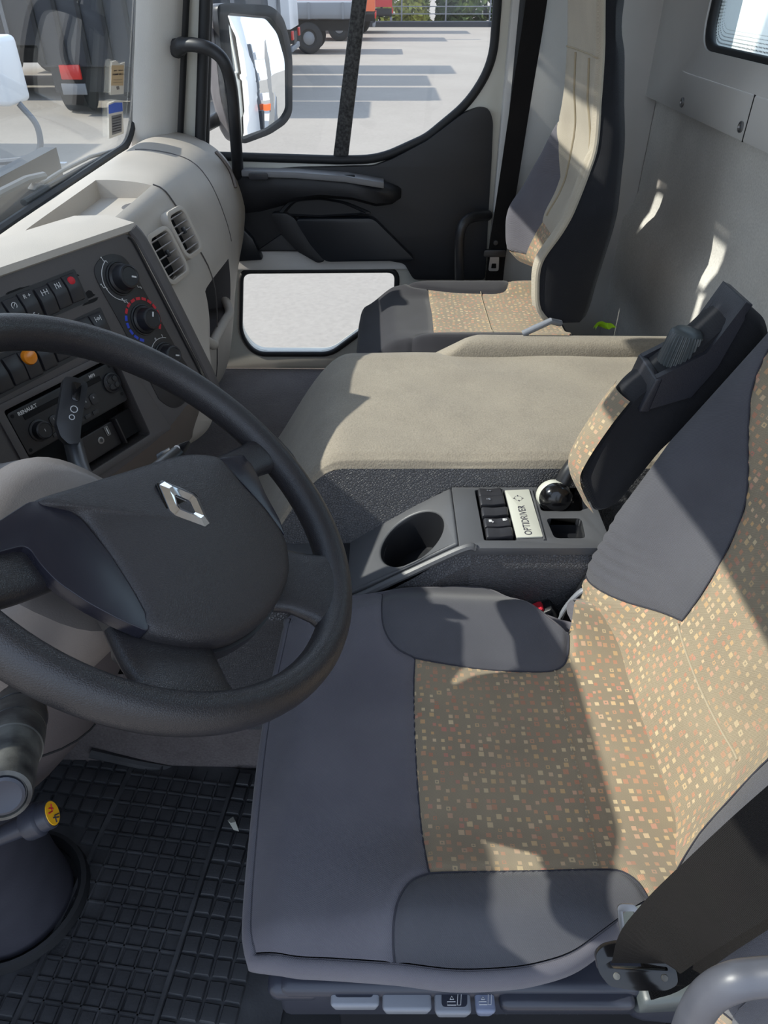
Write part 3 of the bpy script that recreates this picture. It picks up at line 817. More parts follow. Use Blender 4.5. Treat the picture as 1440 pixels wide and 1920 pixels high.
for (s, t, sc, ang) in ((.058, .058, 1.15, -25), (.0475, .130, 1.08, 60), (.0335, .199, 1.02, -25)):
    f = fp.at(-s, -t, .0015).rot(math.radians(ang))
    m = f.mat() @ Matrix.Scale(sc, 4); m.translation -= wloc(dash)
    ko = link('control_knob', knm, dash, m=m)
    link('pointer', ptm, ko); link('knob_ring', rim, ko)
# red / blue temperature dashes
for k in range(15):
    a = math.radians(235 - k * 19.5)
    c = (-.0475 + .034 * math.cos(a), -.130 + .034 * math.sin(a))
    f = fp.at(c[0], c[1], .0018).rot(a)
    add('temperature_mark', G().box((0, 0, 0), (.0045, .0085, .0006), f), M['blue'] if k < 5 else M['red'], dash)
# air distribution arc and little symbols
arc = [fp.p(-.058 + .034 * math.cos(a), -.058 + .034 * math.sin(a), .002) for a in [math.radians(115 + 7 * k) for k in range(22)]]
add('dial_mark', G().tube(arc, .0006, 5), M['white'], dash)
arc = [fp.p(-.0335 + .031 * math.cos(a), -.199 + .031 * math.sin(a), .002) for a in [math.radians(60 + 7 * k) for k in range(16)]]
add('dial_mark', G().tube(arc, .0005, 5), M['white'], dash)
text('dial_mark', '0', fp.at(-.040, -.1665, .002).rot(math.radians(0)), .007, M['white'], dash)
text('dial_mark', '1', fp.at(-.024, -.1665, .002), .007, M['white'], dash)
def seatglyph(f, sc=1.0):
    g = G()
    g.tube([f.p(-.003 * sc, .004 * sc), f.p(-.0015 * sc, -.001 * sc), f.p(.003 * sc, -.0015 * sc), f.p(.0045 * sc, -.005 * sc)], .0007 * sc, 5)
    g.lathe([(.0013 * sc, -.0003), (.0013 * sc, .0005)], f.at(-.004 * sc, .0058 * sc), 8)
    return g
for (a_, r_) in ((115, .036), (185, .036), (255, .036), (322, .036)):
    a = math.radians(a_)
    add('dial_mark', seatglyph(fp.at(-.058 + r_ * math.cos(a), -.058 + r_ * math.sin(a), .002), .9), M['white'], dash)

# ---- rocker switches
def rocker(w=.0242, h=.040):
    g = G(); pr = [(-h / 2, .0), (-h / 2, .004), (-h / 2 + .004, .0052), (-.003, .0072), (.003, .0078), (h / 2 - .003, .0042), (h / 2, .003), (h / 2, 0)]
    return g.loft([[V((x, y, z)) for y, z in pr] for x in (-w / 2 + .0006, w / 2 - .0006)])
rkm = mesh('rocker_switch', rocker(), M['switch'], bevel=.0012)
spots = [(.252, .049, 'cruise'), (.2265, .047, 'rs'), (.1985, .049, 'axle'), (.1735, .047, 'lock'), (.148, .046, 'red'),
         (.158, .110, None), (.133, .111, 'axle2'), (.319, .118, None), (.2925, .117, None), (.268, .118, 'amber'), (.241, .116, None), (.2145, .113, None), (.278, .050, None)]
add('switch_bezel', G().plate(round_poly([(-.298, -.024), (-.130, -.022), (-.130, -.072), (-.298, -.074)], .003, 3), [], fp, -.002, .001), M['panelblack'], dash)
add('switch_bezel', G().plate(round_poly([(-.345, -.092), (-.115, -.086), (-.115, -.136), (-.345, -.144)], .003, 3), [], fp, -.002, .001), M['panelblack'], dash)
for s, t, kd in spots:
    f = fp.at(-s, -t, .001)
    m = f.mat(); m.translation -= wloc(dash)
    so_ = link('rocker_switch', rkm, dash, m=m); WLOC[so_.name] = V((0, 0, 0))
    top = f.at(0, .011, .0068)
    gm = None
    L = WORLD
    if kd == 'rs':
        text('print', 'R +', WORLD.at(0, .0135, .0056), .0085, M['white'], so_); text('print', 'S -', WORLD.at(0, -.013, .0066), .0085, M['white'], so_)
    elif kd == 'red':
        g = G().lathe([(.0062, .0), (.0058, .0022), (.004, .003), (.0001, .0033)], Fr((0, .0105, .0048), (1, 0, 0), (0, 1, 0), (0, 0, 1)), 20); link('hazard_lens', mesh('hazard_lens', g, M['red']), so_)
    elif kd == 'amber':
        g = G().lathe([(.0112, .0), (.0112, .005), (.010, .0075), (.006, .009), (.0001, .0093)], Fr((0, .0095, .004), (1, 0, 0), (0, 1, 0), (0, 0, 1)), 24); link('amber_lens', mesh('amber_lens', g, M['amber']), so_)
    elif kd in ('axle', 'lock', 'axle2', 'cruise'):
        g = G(); z = .0068; r_ = .0005
        if kd == 'cruise':
            g.tube([V((.004 * math.cos(a), .010 + .0042 * math.sin(a), z)) for a in [math.radians(-60 + 24 * k) for k in range(13)]], r_, 5)
            g.tube([V((-.001, .009, z)), V((.003, .013, z))], r_, 5)
        elif kd == 'lock':
            for x in (-.004, 0, .004): g.tube([V((x, .008, z)), V((x, .016, z - .001))], r_, 5)
            g.tube([V((-.004, .015, z - .001)), V((.004, .009, z))], r_, 5)
        else:
            g.tube([V((-.005, .012, z)), V((.005, .012, z))], r_, 5)
            for x in (-.005, .005): g.tube([V((x, .008, z)), V((x, .016, z - .0008))], r_, 5)
            if kd == 'axle': g.tube([V((0, .008, z)), V((0, .016, z - .0008))], r_, 5)
            else: g.tube([V((.0022 * math.cos(a), .012 + .0022 * math.sin(a), z)) for a in [k * math.pi / 5 for k in range(11)]], r_, 5)
        link('print', mesh('print', g, M['white'], recalc=False), so_)
# scuffed dirt around the switches: thin smears of dark grime
for (s, t, w_, h_) in ((.139, .031, .014, .003), (.125, .064, .012, .004), (.127, .073, .02, .002), (.232, .024, .022, .0025)):
    pts = []
    for k in range(14):
        a = 2 * math.pi * k / 14; r_ = random.uniform(.6, 1.15)
        pts.append((-s + w_ * r_ * math.cos(a), -t + h_ * r_ * 1.6 * math.sin(a)))
    add('grime_smear', G().plate(pts, [], fp, 0, .0004), M['void'], dash)

# ---- radio and the slot under it
for nm, pts in (('radio_shaft', [(-.338, -.160), (-.13, -.160), (-.13, -.300), (-.338, -.300)]),):
    g = G().loft([[fp.p(x, y, 0) for x, y in win], [fp.p(x, y, -.05) for x, y in win]], cap='end')
    add(nm, g, M['void'], dash)
add('panel_lip', G().plate(round_poly([(-.35, -.150), (-.118, -.150), (-.085, -.312), (-.35, -.312)], .006, 3), [win], fp, -.002, .004), M['dash_face'], dash, bevel=.003)
ra = thing('radio', None, None, (0, 0, 0)); ra.parent = dash; ra.location = -wloc(dash); WLOC[ra.name] = V((0, 0, 0))
rfm = fp.at(-.2335, -.2005, -.006)
link('radio_face', mesh('radio_face', G().plate(rrect(.196, .066, .004, 3), [], rfm, -.03, 0), M['radio'], bevel=.002), ra)
link('cassette_slot', mesh('cassette_slot', G().box((-.005, .018, .0005), (.145, .008, .002), rfm), M['void'], bevel=.0005), ra)
def rknob(x, y, r, h, nm):
    g = G().lathe([(r * 1.25, 0), (r * 1.25, .003), (r * 1.05, .004), (r, h), (r * .85, h + .0015), (r * .8, h + .0005), (.0001, h + .0005)], rfm.at(x, y, 0), 32)
    return link(nm, mesh(nm, g, M['knob'], sharp=30), ra)
rknob(-.066, -.008, .013, .015, 'volume_knob')
rknob(.083, .003, .013, .003, 'cursor_pad')
for k in range(4):
    a = math.radians(45 + 90 * k)
    link('button', mesh('button', G().lathe([(.0045, 0), (.0042, .0022), (.0001, .0026)], rfm.at(.083 + .0075 * math.cos(a), .003 + .0075 * math.sin(a), .003), 12), M['radio']), ra)
for k in range(6):
    link('button', mesh('button', G().plate(rrect(.0135, .017, .005, 4, -.038 + k * .0155, -.006), [], rfm, 0, .0022), M['switch'], bevel=.0008), ra)
for k in range(6):
    link('button', mesh('button', G().plate(rrect(.011, .006, .0015, 3, -.045 + k * .0155, -.025), [], rfm, 0, .0018), M['switch'], bevel=.0005), ra)
for k in range(6): text('print', str(k + 1), rfm.at(-.038 + k * .0155, -.003, .0023), .005, M['white'], ra)
text('print', 'RENAULT', rfm.at(-.067, .0255, .0004), .0075, M['white'], ra, bold=.0002)
text('print', 'MP3', rfm.at(.055, .0265, .0004), .0065, M['white'], ra, bold=.0001)
link('tuner_lamp', mesh('tuner_lamp', G().lathe([(.0016, 0), (.0014, .0012), (.0001, .0014)], rfm.at(.050, .020, 0), 10), M['red']), ra)
for x, y in ((-.092, .027), (-.092, -.027), (.092, .028), (.092, -.020)):
    link('release_hole', mesh('release_hole', G().lathe([(.0028, -.001), (.0028, .0004)], rfm.at(x, y, 0), 12), M['void']), ra)
text('print', 'I', rfm.at(-.066, -.008, .016), .006, M['white'], ra)
# pocket below the radio with sockets
sock = fp.at(-.215, -.272, -.012)
add('socket_plate', G().plate(rrect(.075, .04, .003, 3), [], sock, -.02, 0), M['panelblack'], dash, bevel=.001)
add('audio_socket', G().lathe([(.0058, 0), (.0058, .0015), (.0032, .0018), (.0026, -.002), (.0001, -.002)], sock.at(.004, .002, 0), 20), M['steel'], dash)
add('usb_socket', G().plate(rrect(.0075, .0155, .001, 2, .022, .010), [rrect(.0050, .0128, .0006, 2, .022, .010)], sock, 0, .0015), M['steel'], dash)
add('usb_socket', G().box((.0225, .010, .0005), (.0018, .011, .001), sock), M['white'], dash)
add('pocket_floor', G().box((.070, .0, -.012), (.055, .042, .006), sock), M['void'], dash)
add('pocket_wall', G().box((.041, .0, 0), (.003, .044, .018), sock), M['panelblack'], dash, bevel=.001)

# unseen instrument hood, its twin arches shaped to shadow the driver cushion
rings = []
for k in range(25):
    a = math.pi * k / 24
    y = .525 - .345 * math.cos(a); zt = .93 + .055 * math.sin(a) ** .45 + (.06 * math.exp(-((y - .35) / .10) ** 2) + .038 * math.exp(-((y - .755) / .07) ** 2))
    rings.append([V((-.60, y, .86)), V((-.585, y, zt - .012)), V((-.555, y, zt)), V((-.50, y, zt - .002)), V((-.495, y, zt - .016)), V((-.52, y, .86))])
add('shadow_binnacle_hood', G().loft(rings), M['dash'], dash, sharp=50)

ip = Fr((-.565, .525, .86), (0, 1, 0), (-.25, 0, .97), (.97, 0, .25))
add('instrument_panel', G().plate(rrect(.56, .22, .04, 6, 0, -.03), [], ip, -.02, 0), M['panelblack'], dash, bevel=.003)
for y_, r_ in ((-.14, .07), (.14, .07), (0, .04)):
    add('gauge_ring', G().lathe([(r_, 0), (r_, .006), (r_ - .005, .006), (r_ - .007, .001), (.0001, .001)], ip.at(y_, -.02, 0), 40), M['black'], dash)
    a_ = math.radians(140)
    add('gauge_needle', G().tube([ip.p(y_, -.02, .003), ip.p(y_ + r_ * .75 * math.cos(a_), -.02 + r_ * .75 * math.sin(a_), .003)], .0012, 6), M['red'], dash)
# ================================================================== steering column and wheel
WC = V((-.222, .55, .879)); wa = math.radians(39.65)
wU = V((-math.cos(wa), 0, math.sin(wa))); wR = V((0, 1, 0)); wN = V((math.sin(wa), 0, math.cos(wa)))
fwl = Fr(WC, wR, wU, wN)
def WL(r, u, h=0): return WC + wR * (r / 1000) + wU * (u / 1000) + wN * (h / 1000)
sw = thing('steering_wheel', 'black grained four spoke steering wheel turned slightly right, with chrome diamond badge', 'steering wheel', tuple(WC))
ring = []
for k in range(120):
    a = 2 * math.pi * k / 120
    ring.append(WL(221 * math.cos(a), 221 * math.sin(a)))
g = G()
rings = []
for k in range(120):
    a = 2 * math.pi * k / 120
    rad = wR * math.cos(a) + wU * math.sin(a)
    rings.append([ring[k] + rad * (.0168 * math.cos(t)) + wN * (.0195 * math.sin(t)) for t in [2 * math.pi * j / 20 for j in range(20)]])
g.loft(rings, closed_path=True)
add('rim', g, M['leather'], sw)
# hub pad
padpx = [(-77, 86), (-34, 64), (20, 33), (85, -5), (115, -32), (124, -52), (105, -82), (87, -116), (62, -146), (36, -156), (6, -160), (-27, -155), (-64, -143), (-94, -125), (-113, -108), (-134, -77), (-144, -40), (-129, -30), (-111, -12), (-86, 18), (-66, 50)]
pad = catmull([V((a, b, 0)) for a, b in padpx], 4, closed=True)
pc = V((-8, -50, 0))
def padring(f, h, grow=0):
    out = []
    for p in pad:
        d = (p - pc); L = d.length
        q = pc + d * f + d.normalized() * grow
        out.append(WL(q.x, q.y, h))
    return out
rings = [padring(.86, -58), padring(.98, -40), padring(1, -14), padring(1, -4), padring(.985, 0), padring(.955, 3.2)]
for f in (.9, .8, .7, .6, .5, .4, .3, .2, .1, .02): rings.append(padring(f, 3.2 + 11 * (1 - f * f)))
add('hub_pad', G().loft(rings), M['padleather'], sw, sharp=70)
# satin side trims
def trimplate(name, pts, h0, h1):
    pl = round_poly(pts, 7, 3)
    fr = Fr(WC, wR, wU, wN)
    return add(name, G().plate([(x / 1000, y / 1000) for x, y in pl], [], fr, h0 / 1000, h1 / 1000), M['gloss_trim'], sw, bevel=.004, seg=3)
trimplate('side_trim', [(-160, 118), (-118, 100), (-77, 88), (-64, 66), (-68, 46), (-88, 14), (-113, -16), (-131, -34), (-146, -42), (-148, -15), (-147, 12), (-142, 40), (-133, 58), (-122, 72), (-150, 92)], -12, 1)
trimplate('side_trim', [(123, -48), (160, -78), (142, -95), (114, -112), (84, -137), (62, -148), (88, -116), (106, -84)], -12, 0)
# recessed hub body behind the pad
add('hub_body', G().loft([padring(.7, -95, 0), padring(.9, -70, 0), padring(1.02, -30, 2), padring(1.02, -16, 1)]), M['black'], sw)
# spokes
def spoke(path, wid, thk, h):
    """loft of flat ellipses from the hub to the rim; path in wheel mm"""
    pts = catmull([V((a, b, c)) for (a, b), c in zip(path, h)], 5)
    n = len(pts); rings = []
    for i, p in enumerate(pts):
        t = i / (n - 1)
        w_ = interp([(k / (len(wid) - 1), w) for k, w in enumerate(wid)], t); th = interp([(k / (len(thk) - 1), w) for k, w in enumerate(thk)], t)
        a = pts[max(0, i - 1)]; b = pts[min(n - 1, i + 1)]; d = (b - a); d.z = 0; d.normalize(); s_ = V((-d.y, d.x, 0))
        r_ = []
        for k in range(24):
            an = 2 * math.pi * k / 24; c_, s2 = math.cos(an), math.sin(an)
            c_ = math.copysign(abs(c_) ** .7, c_); s2 = math.copysign(abs(s2) ** .7, s2)
            q = p + s_ * (w_ / 2 * c_); r_.append(WL(q.x, q.y, q.z + th / 2 * s2))
        rings.append(r_)
    return G().loft(rings)
add('spoke', spoke([(100, -55), (135, -72), (165, -88), (192, -104), (208, -112)], [50, 46, 42, 50, 74], [26, 24, 22, 26, 28], [-22, -16, -8, -3, 0]), M['leather'], sw, sharp=70)
add('spoke', spoke([(12, -120), (14, -150), (15, -172), (16, -195), (17, -212)], [96, 92, 88, 98, 124], [26, 24, 22, 26, 28], [-26, -20, -11, -4, 0]), M['leather'], sw, sharp=70)
add('spoke', spoke([(-118, -55), (-145, -70), (-168, -83), (-190, -93), (-205, -100)], [96, 90, 84, 96, 122], [26, 24, 22, 26, 28], [-26, -20, -11, -4, 0]), M['leather'], sw, sharp=70)
add('spoke', spoke([(-105, 55), (-140, 72), (-168, 88), (-192, 104), (-208, 113)], [56, 52, 50, 58, 80], [26, 24, 24, 26, 28], [-22, -16, -9, -3, 0]), M['leather'], sw, sharp=70)
# diamond badge in a shallow recess
et, eb = WL(29, 0, 11), WL(13, -61, 11)
def onpad(u, v, h=13.0):
    p = Wp(u, v, WC + wN * (h / 1000), wN) - WC
    return (p.dot(wR), p.dot(wU))
E1, E2 = onpad(303, 907), onpad(388, 986)
ec = ((E1[0] + E2[0]) / 2, (E1[1] + E2[1]) / 2)
eup = V((E1[0] - E2[0], E1[1] - E2[1], 0)); eh = eup.length / 2; eup.normalize(); ert = V((eup.y, -eup.x, 0))
fe = Fr(WC + wR * ec[0] + wU * ec[1] + wN * .0125, wR * ert.x + wU * ert.y, wR * eup.x + wU * eup.y, wN)
Wd = eh * .74
b_ = thing('badge', None, None, (0, 0, 0)); b_.parent = sw; b_.location = -WC; WLOC[b_.name] = V((0, 0, 0))
def dia(k, cut=.0):
    return [(0, eh * k), (Wd * k, 0), (0, -eh * k), (-Wd * k, 0)]
ho = [(-.10 * Wd * 2, eh), (.10 * Wd * 2, eh), (Wd, .12 * eh), (Wd, -.12 * eh), (.20 * Wd, -eh), (-.20 * Wd, -eh), (-Wd, -.12 * eh), (-Wd, .12 * eh)]
link('badge_recess', mesh('badge_recess', G().plate([(x * 1.14, y * 1.1) for x, y in ho], [], fe, -.004, .0005), M['blackgloss'], bevel=.0006), b_)
hi = [(x * .38, y * .42) for x, y in ho]; mid = [(x * .68, y * .70) for x, y in ho]
g = G().loft([[fe.p(x, y, .0005) for x, y in ho], [fe.p(x, y, .0015) for x, y in ho], [fe.p(x, y, .0048) for x, y in mid], [fe.p(x, y, .0018) for x, y in hi], [fe.p(x, y, .0008) for x, y in hi]], cap=False)
link('chrome_diamond', mesh('chrome_diamond', g, M['chrome'], sharp=20), b_)

# ---- column
scn = thing('steering_column', 'grey steering column cowl with stalks above a dark floor post', 'steering column', (-.5, .55, 0))
ax0 = WC + wN * -.05
def colring(h, w_, d, off=0, p=3.2):
    c = WC + wN * h + wU * off; out = []
    for k in range(40):
        a = 2 * math.pi * k / 40; c_, s_ = math.cos(a), math.sin(a)
        out.append(c + wR * (math.copysign(abs(c_) ** (2 / p), c_) * w_) + wU * (math.copysign(abs(s_) ** (2 / p), s_) * d))
    return out
add('upper_cowl', G().loft([colring(-.085, .088, .070, .03, 2.6), colring(-.09, .102, .090, .036, 2.8), colring(-.14, .110, .108, .052), colring(-.20, .112, .118, .066), colring(-.27, .106, .115, .075), colring(-.33, .09, .09, .07)]), M['cowl'], scn, sharp=60, label='dusty pale cowl under the steering wheel')
low = [[V((-.37, .415, .72)), V((-.27, .40, .70)), V((-.20, .43, .68)), V((-.19, .56, .68)), V((-.20, .66, .68)), V((-.30, .69, .70)), V((-.42, .66, .74)), V((-.44, .50, .74))]]
def ringat(cx, cy, z, a, b, tilt=0):
    return [V((cx + a * math.cos(2 * math.pi * k / 36), cy + b * math.sin(2 * math.pi * k / 36), z + tilt * math.cos(2 * math.pi * k / 36))) for k in range(36)]
add('lower_cowl', G().loft([ringat(-.37, .55, .84, .10, .098, -.06), ringat(-.395, .55, .74, .11, .104, -.06), ringat(-.45, .55, .62, .112, .104, -.05), ringat(-.525, .555, .50, .108, .102, -.03), ringat(-.59, .56, .40, .10, .10, 0)]), M['cowl_dark'], scn, sharp=60)
add('cowl_joint', G().tube([p + V((.0, 0, 0)) for p in ringat(-.45, .55, .62, .1125, .1045, -.05)], .0016, 6, closed=True), M['void'], scn)
add('floor_post', G().loft([ringat(-.585, .56, .46, .096, .098, 0), ringat(-.615, .565, .36, .092, .098), ringat(-.63, .57, .2, .088, .096), ringat(-.635, .575, .08, .094, .094), ringat(-.637, .578, .012, .100, .097)]), M['post'], scn, sharp=60, label='scuffed dark post around the steering shaft')
add('post_collar', G().loft([ringat(-.635, .58, .010, .125, .120), ringat(-.635, .58, .026, .122, .117), ringat(-.635, .58, .028, .114, .110), ringat(-.635, .58, .012, .104, .100)], cap=False), M['rubber'], scn)
# tilt knob with yellow label
k0 = W(72, 1536, Y=.44)
kd = V((.9, .25, .3)).normalized()
kf = Fr(k0, kd.cross(V((0, 0, 1))), V((0, 0, 1)), kd)
kn_ = add('lock_knob', G().lathe([(.0001, -.06), (.010, -.06), (.012, -.018), (.0185, -.014), (.0195, -.010), (.0195, .002), (.0178, .004), (.0165, .005), (.0165, .0155), (.0150, .0172), (.0140, .017), (.0001, .017)], kf, 36), M['seatbase'], scn, sharp=35)
add('yellow_label', G().lathe([(.0140, .0168), (.0135, .0178), (.0001, .018)], kf, 28), M['yellow'], kn_, label='round yellow warning label on the knob')
add('label_mark', G().tube([kf.p(-.008, .006, .0183), kf.p(-.001, .002, .0183), kf.p(.005, .008, .0183)], .0009, 5).tube([kf.p(-.005, .001, .0183), kf.p(-.001, .009, .0183)], .0008, 5), M['red'], kn_)
add('label_mark', G().tube([kf.p(-.004, -.010, .0183), kf.p(.002, -.003, .0183), kf.p(.008, -.008, .0183)], .0009, 5).tube([kf.p(.0, -.011, .0183), kf.p(.006, -.001, .0183)], .0008, 5), M['ink'], kn_)
# lamp / indicator stalk, end-on at the near side
s0, s1 = W(38, 1325, Y=.40), W(6, 1492, Y=.27)
sd = (s1 - s0).normalized()
sf = Fr(s0, sd.cross(V((0, 0, 1))), V((0, 0, 1)), sd); LS = (s1 - s0).length
st = add('lamp_stalk', G().lathe([(.0001, -.06), (.012, -.06), (.016, -.02), (.0215, .0), (.0228, LS * .18), (.0228, LS * .36), (.0222, LS * .365), (.0222, LS * .37), (.0228, LS * .375), (.0222, LS * .56), (.0212, LS * .565), (.0208, LS * .60), (.0200, LS * .62), (.0186, LS * .98), (.0178, LS), (.0152, LS + .001), (.0144, LS - .001), (.0001, LS - .001)], sf, 36), M['stalk_dusty'], scn, sharp=30, label='dusty black lamp stalk seen end on')
add('stalk_end_button', G().lathe([(.0138, LS - .001), (.0135, LS + .001), (.0115, LS + .002), (.009, LS + .0012), (.0001, LS + .0012)], sf, 30), M['seatbase'], st)
add('stalk_ring', G().lathe([(.0229, LS * .17), (.0235, LS * .175), (.0229, LS * .18)], sf, 36, cap=False), M['stalk'], st)
# wiper stalk standing up behind the wheel
fk = Fr(W(140, 770, Y=.74), V((.9, .3, .25)), V((-.25, .12, .95)))
def stk(u, v, y): return W(u, v, Y=y)
poly = [(104, 795), (118, 712), (122, 708), (140, 709), (160, 718), (163, 726), (152, 790), (148, 832), (128, 835), (112, 820)]
nW = (CAM - W(135, 770, Y=.76)).normalized(); oW = W(135, 770, Y=.76)
nW = V((.55, -.62, .56)).normalized()
fk = Fr(oW, V((0, 0, 1)).cross(nW), V((0, 0, 1)), nW)
def FK(u, v):
    p = Wp(u, v, oW, fk.z) - oW; return (p.dot(fk.x), p.dot(fk.y))
pp = [FK(u, v) for u, v in poly]
ws_ = add('wiper_stalk', G().plate(round_poly(pp, .003, 3), [], fk, -.012, .006), M['stalk'], scn, bevel=.004, seg=3, label='flat black wiper stalk with white symbols')
add('stalk_slider', G().plate(round_poly([FK(133, 718), FK(151, 722), FK(146, 756), FK(132, 752)], .003, 4), [], fk, .005, .009), M['blackgloss'], ws_, bevel=.002)
c1 = FK(137, 769); c2_ = FK(133, 784)
g = G().tube([fk.p(c1[0] + .004 * math.cos(a) , c1[1] + .004 * math.sin(a), .0063) for a in [math.radians(40 * k) for k in range(10)]], .0006, 5)
g.tube([fk.p(c2_[0] + .003 * math.cos(a), c2_[1] + .003 * math.sin(a), .0063) for a in [math.radians(40 * k) for k in range(10)]], .0006, 5)
add('print', g, M['white'], ws_)
add('stalk_shaft', G().tube([W(137, 830, Y=.75), W(150, 880, Y=.69), W(170, 930, Y=.64)], .011, 12), M['stalk'], scn)
# ignition key lock poking out beyond the hub
kp = W(335, 838, Y=.74)
kfr = Fr(kp, V((0, 0, 1)), V((.3, .2, 1)), V((.85, .35, .4)))
add('ignition_lock', G().lathe([(.007, -.03), (.007, -.022), (.006, -.018), (.006, -.012), (.0001, -.012)], kfr, 28), M['stalk'], scn)
add('key_head', G().hull8([W(316, 850, Y=.74), W(340, 850, Y=.74), W(318, 858, Y=.76), W(342, 858, Y=.76), W(330, 834, Y=.74), W(356, 824, Y=.74), W(334, 838, Y=.765), W(360, 830, Y=.765)]), M['stalk'], scn, bevel=.003)
add('key_ring_dot', G().lathe([(.004, 0), (.004, .0015), (.0022, .0015), (.0022, 0)], Fr(W(332, 841, Y=.735), (1, 0, 0), (0, .6, .8)), 16), M['seatgrey'], scn)
# opening in the near cowl side
add('cowl_slot', G().loft([ringat(-.36, .452, .74, .03, .006), ringat(-.36, .447, .73, .03, .006)]), M['void'], scn)

add('lock_barrel', G().tube([V((-.31, .62, .80)), W(335, 850, Y=.735)], [.016, .010], 14), M['stalk'], scn)
# ================================================================== driver seat
def poly2(pts, n=8): return catmull([V(p) for p in pts], n)
def coons(A, B, L, R, nu, nv, cluster=True):
    """A: v=0 side (u 0..1), B: v=1 side, L: u=0 side (v 0..1), R: u=1 side; 2-D Vectors"""
    a, b, l, r = resample(A, nu + 1), resample(B, nu + 1), resample(L, nv + 1), resample(R, nv + 1)
    out = []
    for i in range(nu + 1):
        u = i / nu; row = []
        for j in range(nv + 1):
            v = j / nv
            p = a[i] * (1 - v) + b[i] * v + l[j] * (1 - u) + r[j] * u - (a[0] * ((1 - u) * (1 - v)) + a[-1] * (u * (1 - v)) + b[0] * ((1 - u) * v) + b[-1] * (u * v))
            row.append(p)
        out.append(row)
    return out
def seamdist(p, lines):
    best = 9
    for l in lines:
        for q in l:
            d = (p.x - q.x) ** 2 + (p.y - q.y) ** 2
            if d < best: best = d
    return math.sqrt(best)
def panel(name, patch, lift, lines, mat, parent, groove=.0042, gw=.006, uv=None, label=None):
    g = G(); nu = len(patch) - 1; nv = len(patch[0]) - 1
    for i, row in enumerate(patch):
        for j, p in enumerate(row):
            edge_d = min(i, nu - i, j, nv - j)
            d = seamdist(p, lines) if edge_d < 12 else 1
            g.v.append(lift(p, groove * math.exp(-(d / gw) ** 2)))
    for i in range(nu):
        for j in range(nv):
            a = i * (nv + 1) + j; g.f.append((a, a + nv + 1, a + nv + 2, a + 1))
    return add(name, g, mat, parent, sharp=80, uv=uv, label=label)

SY0 = .548
ds = thing('driver_seat', 'driver seat in dark cloth with colour flecked tan centre panels', 'seat', (.15, SY0, .0))
def H(x, y):
    w_ = abs(y - SY0) / .25
    z = .500 + .034 * sstep(.42, .86, w_) * sstep(-.10, .06, x) * (1 - .6 * sstep(.26, .40, x)) + .012 * sstep(.2, -.06, x)
    z -= .030 * sstep(-.10, -.165, x)
    z -= .022 * sstep(.86, 1.06, w_)
    return z
fH = lambda p: p.z - H(p.x, p.y)
def CU(u, v):
    p = Wf(u, v, fH); return V((p.x, p.y, 0))
def CUl(px, n=8): return poly2([CU(u, v) for u, v in px], n)
seam_fb = CUl([(717, 1111), (716, 1150), (724, 1185), (745, 1213), (778, 1231)])        # far bolster front
seam_fi = CUl([(778, 1231), (830, 1241), (900, 1251), (970, 1256), (1030, 1256), (1057, 1245), (1066, 1222), (1067, 1187)])
seam_c = CUl([(778, 1231), (776, 1300), (780, 1420), (788, 1530), (803, 1625), (806, 1634)])
seam_nb = CUl([(806, 1634), (772, 1648), (749, 1680), (739, 1720), (737, 1765), (740, 1803)])
seam_ni = CUl([(806, 1634), (860, 1632), (1000, 1630), (1120, 1627), (1165, 1630), (1196, 1650), (1217, 1682)])
edge_far_b = CUl([(717, 1111), (800, 1102), (870, 1100), (922, 1107), (962, 1122), (1030, 1161), (1067, 1187)])
edge_near_f = CUl([(480, 1786), (550, 1791), (619, 1795), (740, 1803)])
edge_near_b = CUl([(740, 1803), (843, 1815), (955, 1812), (1022, 1800), (1075, 1781), (1125, 1746), (1160, 1720), (1217, 1682)])
cf = V((-.150, .800, 0))                     # front corner far
edge_far_f = poly2([cf, V((-.10, .818, 0)), seam_fb[0]], 12)
edge_front = poly2([cf, CU(540, 1190) + V((0, .03, 0)), CU(515, 1300), CU(497, 1420), CU(480, 1600), CU(472, 1730), CU(480, 1786)])
back_far, back_near = V((.375, .765, 0)), V((.375, .325, 0))
edge_far_c = poly2([seam_fi[-1], V((.30, .790, 0)), back_far], 10)
edge_near_c = poly2([seam_ni[-1], V((.33, .325, 0)), back_near], 10)
def liftc(p, gr): return V((p.x, p.y, H(p.x, p.y) - gr))
allseams = [seam_fb, seam_fi, seam_c, seam_nb, seam_ni]
outer_edges = [edge_far_b, edge_near_f, edge_near_b, edge_far_f, edge_front]
# front thigh panel: four sides
back_side = list(reversed(seam_nb)) + seam_c[::-1][1:] + list(reversed(seam_fb))[1:]
back_side = [seam_nb[-1]] + list(reversed(seam_nb))[1:] + list(reversed(seam_c))[1:] + list(reversed(seam_fb))[1:]
A_ = edge_near_f; B_ = edge_far_f
panel('front_panel', coons(A_, B_, list(reversed(edge_front)), back_side, 50, 90), liftc, allseams, M['fab_mid'], ds)
panel('centre_panel', coons(seam_ni + edge_near_c[1:], seam_fi + edge_far_c[1:], list(reversed(seam_c)), [back_near, back_near.lerp(back_far, .5), back_far], 90, 70), liftc, allseams, M['fab_pat'], ds, uv=lambda p: (p.x, p.y), label='tan cloth centre with woven colour flecks')
panel('side_bolster', coons(seam_fi, edge_far_b, list(reversed(seam_fb)), [seam_fi[-1], edge_far_b[-1]], 70, 40), liftc, allseams, M['fab_dark'], ds)
panel('side_bolster', coons(edge_near_b, seam_ni, list(reversed(seam_nb)), [edge_near_b[-1], seam_ni[-1]], 70, 40), liftc, allseams, M['fab_dark'], ds)
for s_ in allseams:
    add('seam', G().tube([liftc(p, .0034) for p in resample(s_, 40)], .0010, 6), M['stitch'], ds)
